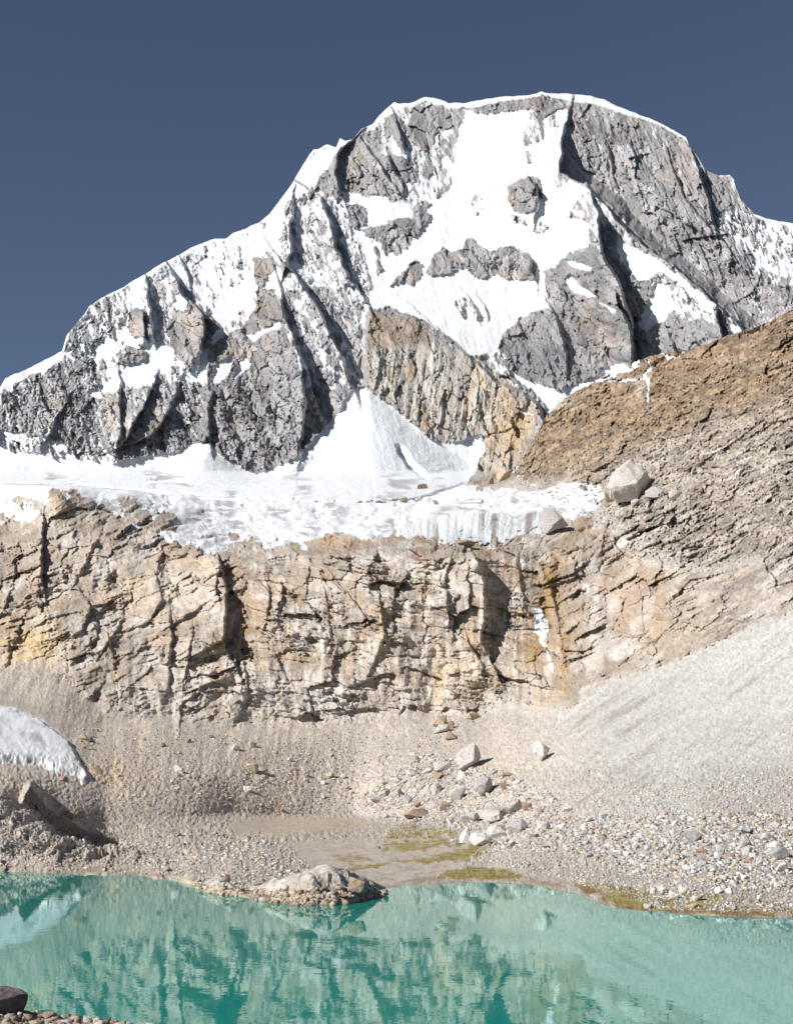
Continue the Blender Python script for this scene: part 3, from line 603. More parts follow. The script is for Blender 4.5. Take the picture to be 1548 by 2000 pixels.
    HC = HC * (.62 + .55 * b3[3][..., None]) * (.8 + .4 * b4[3][..., None])
    hw = np.maximum(hill, sm(1250, 1420, U) * cliff * .8)
    C = C * (1 - hw[..., None]) + HC * hw[..., None]
    C = mixc(C, (.46, .40, .33), knoll * .75)
    # scree and rubble
    SC = np.zeros_like(C) + np.array((.49, .43, .355), f32)
    gu = sm(900, 1000, U)
    SC = mixc(SC, (.465, .42, .365), sm(560, 800, U) * .8); SC = mixc(SC, (.405, .395, .375), sm(950, 1200, U - .3 * (V - 1400)))
    SC = mixc(SC, (.27, .245, .215), sm(.08, .40, scr) * sm(950, 1100, U) * sm(-.35, .25, n1) * .8)
    SC = mixc(SC, (.49, .48, .46), sm(.05, .3, -scr) * sm(950, 1100, U) * .5)
    SC = mixc(SC, (.44, .34, .235), sm(.0, .5, fbm(U, V, 60, 4, 511)) * (1 - sm(500, 800, U)) * .6)
    SC = mixc(SC, (.52, .38, .22), blob(U, V, 235, 1510, 50, 40) * .7); SC = mixc(SC, (.36, .33, .30), blob(U, V, 150, 1400, 30, 34) * .6 * sm(-.3, .3, n2))
    SC = mixc(SC, (.30, .27, .24), sm(1230, 1420, U) * sm(1420, 1560, V + .5 * (U - 1548)) * .5)
    SC = mixc(SC, (.34, .31, .28), sm(1600, 1720, V) * sm(900, 1100, U) * .7)
    SC = mixc(SC, (.33, .30, .27), sm(.05, .4, gully) * (1 - gu) * .55); SC = mixc(SC, (.50, .47, .43), sm(.05, .4, -gully) * (1 - gu) * .4)
    SC = SC * (.93 + .14 * b4[3][..., None])
    sc = soft * (1 - pan)
    C = C * (1 - sc[..., None]) + SC * sc[..., None]
    spk = 1 + .30 * fbm(U, V, 4.0, 2, 519) * (1 - .6 * pan) + .22 * fbm(U, V, 9, 2, 520) * (1 - .6 * pan)
    # sand pans, damp margins and algae
    C = mixc(C, (.43, .36, .275), pan); C = mixc(C, (.44, .41, .37), pan * sm(1630, 1650, V) * (.6 + .4 * n2))
    C = mixc(C, (.30, .25, .20), pan * sm(.55, .85, fbm(x, y * .25, 3.2, 4, 533, .5, True)) * .7)
    al = np.zeros(U.shape, f32)
    for poly, dn in (([(640, 1700), (720, 1682), (820, 1672), (900, 1655), (935, 1640), (960, 1660), (930, 1680), (850, 1688), (760, 1690), (690, 1708)], .0),
                     ([(640, 1668), (700, 1660), (750, 1680), (700, 1692), (650, 1690)], -.3), ([(750, 1640), (900, 1632), (930, 1640), (900, 1660), (740, 1672)], -.15),
                     ([(850, 1722), (860, 1700), (930, 1688), (1000, 1700), (1060, 1725), (1000, 1722)], .25), ([(1160, 1752), (1200, 1745), (1330, 1750), (1320, 1775), (1280, 1784), (1215, 1778)], .3),
                     ([(1100, 1715), (1250, 1725), (1548, 1760), (1700, 1780), (1548, 1796), (1250, 1790), (1120, 1735)], -.12), ([(780, 1600), (900, 1620), (900, 1640), (740, 1645)], -.2)):
        al = np.maximum(al, np.clip((sm(-4, 10, poly_sd(wu, wv, poly, 20)) * (1 + dn) - .55 + .8 * fbm(x, y * .35, 1.6, 4, 512, .6)) * 3, 0, 1))
    C = mixc(C, (.25, .215, .045), al * .85); C = mixc(C, (.17, .10, .04), al * sm(-.1, .3, fbm(x, y, 2.5, 3, 513)) * .7)
    damp = sm(16, 2, np.abs(shore - V - 4)) * sm(-.35, .3, fbm(U, V, 25, 4, 514))
    C = mixc(C, (.19, .115, .05), damp * (.6 + .35 * sm(1050, 1200, U)))
    C = mixc(C, (.45, .43, .40), (V > shore + 1) * .0)
    C = C * spk[..., None] * np.array((1.0, .975, .955), f32)
    lum = C.mean(-1, keepdims=True); ds = (.9 + .1 * al)[..., None]; C = lum + (C - lum) * ds
    C = mixc(C, (.14, .115, .105), sm(-3, 1, band) * .8)  # shade on the step's face, darkened into its colour
    # ice colouring
    SI = np.clip(np.maximum(np.maximum(sn, PS), ws), 0, 1)
    tint = np.zeros(U.shape + (3,), f32) + np.array((.68, .70, .72), f32)
    tint = mixc(tint, (.40, .42, .42), ice * (.35 + 1.2 * fbm(U + .05 * V, V * .1, 10, 4, 515)) * 1.0)
    tint = mixc(tint, (.28, .26, .25), ice * sm(.15, .4, fbm(U + .05 * V, V * .12, 16, 3, 516)))
    tint = mixc(tint, (.25, .25, .25), sn * (1 - ice) * sm(.18, .5, fbm(U, V * 2.2, 22, 5, 517, .6)) * sm(930, 985, V) * .7)
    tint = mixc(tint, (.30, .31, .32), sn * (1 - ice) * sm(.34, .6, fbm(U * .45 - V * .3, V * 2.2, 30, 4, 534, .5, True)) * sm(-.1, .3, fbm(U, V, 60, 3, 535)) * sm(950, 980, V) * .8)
    tint = mixc(tint, (.26, .23, .20), sn * (1 - ice) * sm(.1, .4, fbm(U, V * 3, 9, 4, 523, .6)) * sm(860, 1000, U) * .7)
    tint = mixc(tint, (.36, .365, .38), PS * sm(0, .5, fbm(U - V * .6, V + U * .4, 55, 4, 518, .6)) * .95)
    tint = mixc(tint, (.30, .25, .20), PS * sm(22, 0, psd) * sm(-.2, .3, fbm(U, V, 8, 3, 521)) * sm(1440, 1490, V))
    # object regions
    reg = np.zeros(U.shape, np.int8)                       # 0 ground
    reg[(V < 1605)] = 3                                    # scree slope
    reg[(cliff > .5) & (hill < .5)] = 1                    # cliff
    reg[(hill >= .5)] = 2                                  # hill
    reg[(hw > .5) & (reg == 1)] = 2
    reg[(sn > .5) & (V < 1095) & ((U < 1178) & (V > 935) | (U < 900))] = 4                 # glacier
    reg[(PS > .5)] = 5
    reg[knoll > .5] = 6
    del band
    return U, V, x, y, z, C, SI, tint, reg, pan, shore

# ------------------------------------------------------------------ materials
def new_mat(name):
    m = bpy.data.materials.new(name); m.use_nodes = True
    nt = m.node_tree; b = nt.nodes['Principled BSDF']; return m, nt, b

def mat_attr(name, rough, bump, bscale, var=.35):
    m, nt, b = new_mat(name); L = nt.links.new
    at = nt.nodes.new('ShaderNodeAttribute'); at.attribute_name = 'Col'
    tc = nt.nodes.new('ShaderNodeNewGeometry')
    n = nt.nodes.new('ShaderNodeTexNoise'); n.inputs['Scale'].default_value = bscale; n.inputs['Detail'].default_value = 6; n.inputs['Roughness'].default_value = .65
    L(tc.outputs['Position'], n.inputs['Vector'])
    mr = nt.nodes.new('ShaderNodeMapRange'); mr.inputs[1].default_value = .3; mr.inputs[2].default_value = .7; mr.inputs[3].default_value = 1 - var; mr.inputs[4].default_value = 1 + var
    L(n.outputs['Fac'], mr.inputs[0])
    vm = nt.nodes.new('ShaderNodeVectorMath'); vm.operation = 'SCALE'
    L(at.outputs['Color'], vm.inputs[0]); L(mr.outputs[0], vm.inputs['Scale'])
    sn = nt.nodes.new('ShaderNodeAttribute'); sn.attribute_name = 'Snow'
    tt = nt.nodes.new('ShaderNodeAttribute'); tt.attribute_name = 'Tint'
    mx = nt.nodes.new('ShaderNodeMix'); mx.data_type = 'RGBA'
    L(sn.outputs['Fac'], mx.inputs['Factor']); L(vm.outputs[0], mx.inputs[6]); L(tt.outputs['Color'], mx.inputs[7])
    L(mx.outputs[2], b.inputs['Base Color'])
    b.inputs['Roughness'].default_value = rough
    b.inputs['Specular IOR Level'].default_value = .25
    bp = nt.nodes.new('ShaderNodeBump'); bp.inputs['Strength'].default_value = bump; bp.inputs['Distance'].default_value = 1.0 / bscale
    L(n.outputs['Fac'], bp.inputs['Height']); L(bp.outputs[0], b.inputs['Normal'])
    return m

def sheet(name, x, y, z, C, S, T, sel, mat, label=None, cat=None, kind='structure', back=None):
    """object made of the selected quads of a grid; back: extra row hung behind the first row"""
    ny, nx = x.shape
    idx = np.arange(ny * nx).reshape(ny, nx)
    q = np.stack([idx[:-1, :-1], idx[1:, :-1], idx[1:, 1:], idx[:-1, 1:]], -1)
    fs = sel[:-1, :-1]
    q = q[fs].reshape(-1, 4)
    if len(q) == 0: return None
    used, inv = np.unique(q, return_inverse=True)
    q = inv.reshape(-1, 4).astype(np.int32)
    co = np.stack([x.ravel()[used], y.ravel()[used], z.ravel()[used]], -1).astype(f32)
    me = bpy.data.meshes.new(name)
    me.vertices.add(len(co)); me.vertices.foreach_set('co', co.ravel())
    me.loops.add(len(q) * 4); me.loops.foreach_set('vertex_index', q.ravel())
    me.polygons.add(len(q)); me.polygons.foreach_set('loop_start', np.arange(0, len(q) * 4, 4, dtype=np.int32))
    me.update(calc_edges=True)
    def colattr(nm, A):
        a = me.color_attributes.new(nm, 'FLOAT_COLOR', 'POINT')
        v = np.ones((len(used), 4), f32); v[:, :3] = A.reshape(-1, 3)[used]; a.data.foreach_set('color', v.ravel())
    colattr('Col', C); colattr('Tint', T)
    a = me.attributes.new('Snow', 'FLOAT', 'POINT'); a.data.foreach_set('value', S.ravel()[used].astype(f32))
    me.materials.append(mat)
    o = bpy.data.objects.new(name, me); bpy.context.scene.collection.objects.link(o)
    o['kind'] = kind
    if label: o['label'] = label
    if cat: o['category'] = cat
    return o

def add_back(A, dy, dz, steps=3):
    """prepend rows that fall away behind the crest"""
    return A

def with_back(x, y, z, C, S, T, reg, dist, drop, n=3):
    xs, ys, zs = [], [], []
    for i in range(n, 0, -1):
        k = i / n
        xs.append(x[0] * (1 + dist * k / y[0])); ys.append(y[0] + dist * k); zs.append(z[0] - drop * k * k - drop * .3 * k)
    st = lambda a, b: np.concatenate([np.stack(a), b], 0)
    rep = lambda a: np.concatenate([np.repeat(a[:1], n, 0), a], 0)
    return st(xs, x), st(ys, y), st(zs, z), rep(C), rep(S), rep(T), rep(reg)

M_far = mat_attr('mountain_rock_and_snow', .85, .35, .35, .22)
M_near = mat_attr('cliff_rock_and_rubble', .9, .4, 2.2, .22)

U, V, x, y, z, C, S, gmask = build_far()
T = np.zeros_like(C) + np.array((.68, .70, .72), f32)
T = mixc(T, (.62, .63, .64), sm(.2, .5, fbm(U, V * 1.5, 30, 5, 601)) * sm(860, 900, V) * .45)
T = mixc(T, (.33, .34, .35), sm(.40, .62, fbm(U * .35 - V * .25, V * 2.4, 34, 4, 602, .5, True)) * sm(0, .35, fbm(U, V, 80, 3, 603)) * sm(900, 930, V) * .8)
far_xyz = (x, y, z)
bx, by, bz, bC, bS, bT, bG = with_back(x, y, z, C, S, T, gmask, 350, 330, 5)
sheet('mountain', bx, by, bz, bC, bS, bT, ~bG, M_far, 'snow streaked grey granite peak under a dark blue sky', 'mountain')
sheet('glacier', bx, by, bz, bC, bS, bT, bG, M_far, 'bright white glacier with snow cones below the grey peak', 'glacier')

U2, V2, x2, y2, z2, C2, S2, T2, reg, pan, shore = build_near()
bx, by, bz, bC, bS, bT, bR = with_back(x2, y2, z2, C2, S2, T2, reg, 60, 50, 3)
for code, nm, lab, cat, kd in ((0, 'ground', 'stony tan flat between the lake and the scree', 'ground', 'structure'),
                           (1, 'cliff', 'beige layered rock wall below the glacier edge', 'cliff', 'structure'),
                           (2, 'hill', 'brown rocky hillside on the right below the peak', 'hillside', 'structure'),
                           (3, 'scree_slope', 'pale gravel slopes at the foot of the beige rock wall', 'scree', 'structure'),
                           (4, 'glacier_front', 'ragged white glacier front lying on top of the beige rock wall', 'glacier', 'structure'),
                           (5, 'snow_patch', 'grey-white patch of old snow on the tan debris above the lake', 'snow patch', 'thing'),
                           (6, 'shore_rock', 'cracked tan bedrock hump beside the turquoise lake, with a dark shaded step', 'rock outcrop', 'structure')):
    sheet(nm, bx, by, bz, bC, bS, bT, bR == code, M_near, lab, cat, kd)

# ------------------------------------------------------------------ surface look-up
top_us = V2[0]; VBOT = 1850.0; NR = V2.shape[0]
def surf(u, v):
    i = (np.asarray(u) - U0) / STEP; i = np.clip(np.round(i).astype(int), 0, len(us) - 1)
    r = (np.asarray(v) - top_us[i]) / (VBOT - top_us[i]) * (NR - 1); r = np.clip(np.round(r).astype(int), 0, NR - 1)
    return x2[r, i], y2[r, i], z2[r, i]

# ------------------------------------------------------------------ stones
def ico(sub):
    import bmesh
    bm = bmesh.new(); bmesh.ops.create_icosphere(bm, subdivisions=sub, radius=1)
    v = np.array([q.co[:] for q in bm.verts]); f = np.array([[q.index for q in p.verts] for p in bm.faces]); bm.free(); return v, f

def hull(seed, n=16, flatk=1.0):
    import bmesh
    r_ = np.random.default_rng(seed)
    p = r_.normal(size=(n, 3)); p /= np.linalg.norm(p, axis=1)[:, None]
    p = np.sign(p) * np.abs(p) ** .75 * r_.uniform(.8, 1.0, n)[:, None]
    bm = bmesh.new()
    for q in p: bm.verts.new(q)
    res = bmesh.ops.convex_hull(bm, input=bm.verts)
    loose = [v for v in bm.verts if not v.link_faces]
    bmesh.ops.delete(bm, geom=loose, context='VERTS')
    bm.verts.index_update()
    bmesh.ops.triangulate(bm, faces=bm.faces)
    bm.verts.index_update()
    v = np.array([q.co[:] for q in bm.verts]); f = np.array([[q.index for q in t.verts] for t in bm.faces]); bm.free()
    mn, mx_ = v.min(0), v.max(0)
    return (v - (mn + mx_) / 2) / ((mx_ - mn) / 2), f

def hull_fine(seed, n, cuts, bev, rough):
    """hull with worn edges and a slightly uneven face"""
    import bmesh
    v, f = hull(seed, n)
    bm = bmesh.new(); vv = [bm.verts.new(q) for q in v]
    for t in f: bm.faces.new([vv[i] for i in t])
    bmesh.ops.dissolve_limit(bm, angle_limit=.30, verts=bm.verts[:], edges=bm.edges[:])
    bmesh.ops.bevel(bm, geom=bm.edges[:] + bm.verts[:], offset=bev, segments=2, profile=.6, affect='EDGES', clamp_overlap=True)
    bmesh.ops.triangulate(bm, faces=bm.faces)
    bmesh.ops.subdivide_edges(bm, edges=[e for e in bm.edges if e.calc_length() > .25], cuts=cuts, use_grid_fill=True)
    bmesh.ops.triangulate(bm, faces=bm.faces)
    bm.verts.index_update()
    v = np.array([q.co[:] for q in bm.verts]); f = np.array([[q.index for q in t.verts] for t in bm.faces]); bm.free()
    a = fbm(v[:, 0] * 1.7 + seed, v[:, 1] * 1.7 + v[:, 2] * 1.3, .8, 4, seed)
    v = v * (1 + rough * a[:, None])
    mn, mx_ = v.min(0), v.max(0)
    return (v - (mn + mx_) / 2) / ((mx_ - mn) / 2), f

ICO = {k: ico(k) for k in (1, 2, 3, 4)}
def rock_verts(sub, seed, planes=9, rough=.04, flat=1.0):
    r_ = np.random.default_rng(seed)
    v, f = ICO[sub]; v = v.copy()
    for k in range(planes):
        n = r_.normal(size=3); n /= np.linalg.norm(n)
        d = r_.uniform(.42, .8)
        t = v @ n
        v = np.where((t > d)[:, None], v - np.outer(t - d, n), v)
    if sub >= 3:
        a = fbm(v[:, 0] * 3 + seed, v[:, 1] * 3 + v[:, 2] * 2, 1.0, 4, seed)
        v = v * (1 + rough * a[:, None])
    mn, mx_ = v.min(0), v.max(0)
    v = (v - (mn + mx_) / 2) / ((mx_ - mn) / 2)
    return v, f

M_rock = mat_attr('loose_stone', .9, .6, 2.0, .42)
def mesh_from(name, v, f, mat, col=None, cols=None):
    me = bpy.data.meshes.new(name)
    me.vertices.add(len(v)); me.vertices.foreach_set('co', np.asarray(v, f32).ravel())
    k = f.shape[1]
    me.loops.add(len(f) * k); me.loops.foreach_set('vertex_index', np.asarray(f, np.int32).ravel())
    me.polygons.add(len(f)); me.polygons.foreach_set('loop_start', np.arange(0, len(f) * k, k, dtype=np.int32))
    me.update(calc_edges=True)
    a = me.color_attributes.new('Col', 'FLOAT_COLOR', 'POINT')
    cv = np.ones((len(v), 4), f32); cv[:, :3] = cols if cols is not None else col
    a.data.foreach_set('color', cv.ravel())
    me.materials.append(mat)
    return me

TONE = {'pale': (.46, .43, .40), 'grey': (.36, .34, .33), 'tan': (.45, .36, .26), 'brown': (.30, .22, .16), 'dark': (.15, .12, .115), 'white': (.62, .60, .56), 'rust': (.30, .205, .15), 'ochre': (.42, .32, .20)}
def boulder(u, v, w, h, tone, label, seed, group=None, name='boulder', sub=3, depth=.85, Yfix=None, zrot=None, planes=9, far=False, yo=0):
    vb = v + h * .40
    if Yfix: Yb = Yfix
    elif far:
        i = int(round((u - U0) / STEP)); jj = np.argmin(np.abs(V[:, i] - vb)); Yb = far_xyz[1][jj, i]
    else: Yb = float(surf(u, vb)[1])
    s = Yb / F
    cx, cy, cz = world(u, v, Yb + w * s * depth * .15 + yo)
    vv, ff = hull_fine(seed, 13 if w > 20 else 11, 3 if w > 30 else 1, .06 if planes > 5 else .3, .05)
    a = random.Random(seed).uniform(-.25, .25) if zrot is None else zrot
    vv = vv * np.array((w * s / 2, w * s / 2 * depth, h * s / 2 * 1.12))
    me = mesh_from(name, vv, ff, M_rock, col=TONE[tone])
    o = bpy.data.objects.new(name, me); bpy.context.scene.collection.objects.link(o)
    o.location = (float(cx), float(cy), float(cz)); o.rotation_euler = (0, 0, a)
    o['label'] = label; o['category'] = 'boulder' if w > 30 else 'stone'
    if group: o['group'] = group
    return o

def shaped(pts, Yb, tone, label, seed, cat='boulder'):
    """boulder from its corners: (u, v, depth in boulder widths)"""
    import bmesh
    p = np.array(pts, float); s_ = Yb / F; wd = (p[:, 0].max() - p[:, 0].min()) * s_
    q = np.array([[float(c) for c in world(a, b, Yb)] for a, b, _ in p])
    q[:, 1] += p[:, 2] * wd; q[:, 0] *= q[:, 1] / Yb; q[:, 2] = H + (q[:, 2] - H) * q[:, 1] / Yb
    c = q.mean(0); bm = bmesh.new()
    for a in q - c: bm.verts.new(a)
    bmesh.ops.convex_hull(bm, input=bm.verts)
    bmesh.ops.delete(bm, geom=[v for v in bm.verts if not v.link_faces], context='VERTS')
    bmesh.ops.dissolve_limit(bm, angle_limit=.15, verts=bm.verts[:], edges=bm.edges[:])
    bmesh.ops.bevel(bm, geom=bm.edges[:] + bm.verts[:], offset=wd * .022, segments=2, profile=.6, affect='EDGES', clamp_overlap=True)
    bmesh.ops.triangulate(bm, faces=bm.faces)
    for _ in range(3):
        bmesh.ops.subdivide_edges(bm, edges=[e for e in bm.edges if e.calc_length() > wd * .07], cuts=1); bmesh.ops.triangulate(bm, faces=bm.faces)
    bm.verts.index_update()
    v = np.array([a.co[:] for a in bm.verts]); f = np.array([[a.index for a in t_.verts] for t_ in bm.faces]); bm.free()
    k = v / wd
    d = .07 * fbm(k[:, 0] * 2 + seed, k[:, 2] * 2 + k[:, 1] * 1.3, .5, 5, seed, .55) + .10 * cells(k[:, 0] + seed, k[:, 2] + k[:, 1] * .7, .30, seed)[0]
    v = v * (1 + d[:, None])
    n = fbm(k[:, 0] + k[:, 1], k[:, 2] * .5, .25, 4, seed + 1)
    cc = np.array(TONE[tone], f32) * (1 + .22 * n[:, None]); cc = mixc(cc, (.34, .25, .19), sm(.15, .5, fbm(k[:, 0], k[:, 2] + k[:, 1], .3, 3, seed + 2)) * .5)
    me = mesh_from('boulder', v, f, M_rock, cols=cc)
    o = bpy.data.objects.new('boulder', me); bpy.context.scene.collection.objects.link(o); o.location = [float(a) for a in c]
    o['label'] = label; o['category'] = cat
    return o
def sY(u, v): return float(surf(u, v)[1])
shaped([(1232, 897, .15), (1222, 908, -.05), (1193, 923, .1), (1184, 951, .05), (1192, 955, -.35), (1244, 942, -.45), (1262, 919, -.1), (1274, 948, .25), (1241, 976, -.2), (1205, 982, -.12), (1190, 975, .1), (1262, 965, .1), (1225, 925, .9), (1270, 960, .8), (1190, 965, .8)],
       sY(1230, 982), 'pale', 'house-sized pale angular boulder at the edge of the glacier below the brown hill', 11)
shaped([(925, 1449, .1), (909, 1457, 0), (891, 1472, 0), (887, 1484, .05), (897, 1504, -.35), (899, 1500, -.45), (925, 1484, -.5), (927, 1452, -.15), (933, 1461, .3), (938, 1478, .35), (933, 1491, .1), (915, 1503, -.1), (905, 1480, .9), (930, 1485, .9)],
       sY(912, 1502), 'pale', 'tallest pale boulder on the scree, with a sharp shaded right side', 12)
shaped([(1050, 1445, .1), (1037, 1456, -.1), (1039, 1470, -.15), (1056, 1488, -.1), (1062, 1476, -.4), (1062, 1458, -.3), (1073, 1462, .3), (1068, 1475, .2), (1050, 1465, .8), (1060, 1475, .8)],
       sY(1055, 1488), 'white', 'white pointed boulder alone on the smooth right-hand scree', 13)
shaped([(944, 1514, .1), (957, 1517, .15), (965, 1548, .3), (953, 1549, -.1), (945, 1546, -.45), (938, 1555, -.3), (924, 1541, 0), (921, 1530, .1), (934, 1536, -.4), (953, 1522, -.35), (945, 1530, .9), (960, 1545, .8)],
       sY(944, 1554), 'grey', 'grey blocky boulder below the tallest pale boulder', 14)
shaped([(1062, 990, .3), (1080, 993, .0), (1100, 1012, -.2), (1110, 1026, 0), (1095, 1032, -.2), (1066, 1042, -.5), (1052, 1036, -.3), (1050, 1022, 0), (1090, 1016, -.35), (1070, 1010, .8), (1100, 1025, .8)],
       sY(1080, 1040), 'grey', 'big grey slab boulder where the ice cliff ends', 15)
shaped([(930, 1582, .1), (960, 1575, .2), (985, 1577, .1), (1000, 1590, .2), (985, 1603, -.3), (975, 1600, -.5), (950, 1606, -.4), (935, 1598, -.2), (975, 1585, -.4), (960, 1590, .8), (990, 1590, .7)],
       sY(966, 1604), 'pale', 'widest flat-topped boulder of the rubble pile', 16)
shaped([(927, 1624, .1), (948, 1628, .1), (962, 1636, .1), (958, 1645, -.2), (926, 1652, -.3), (915, 1640, 0), (917, 1630, 0), (945, 1640, -.4), (935, 1638, .7), (955, 1640, .7)],
       sY(936, 1652), 'white', 'white bulky boulder beside the green algae', 17)
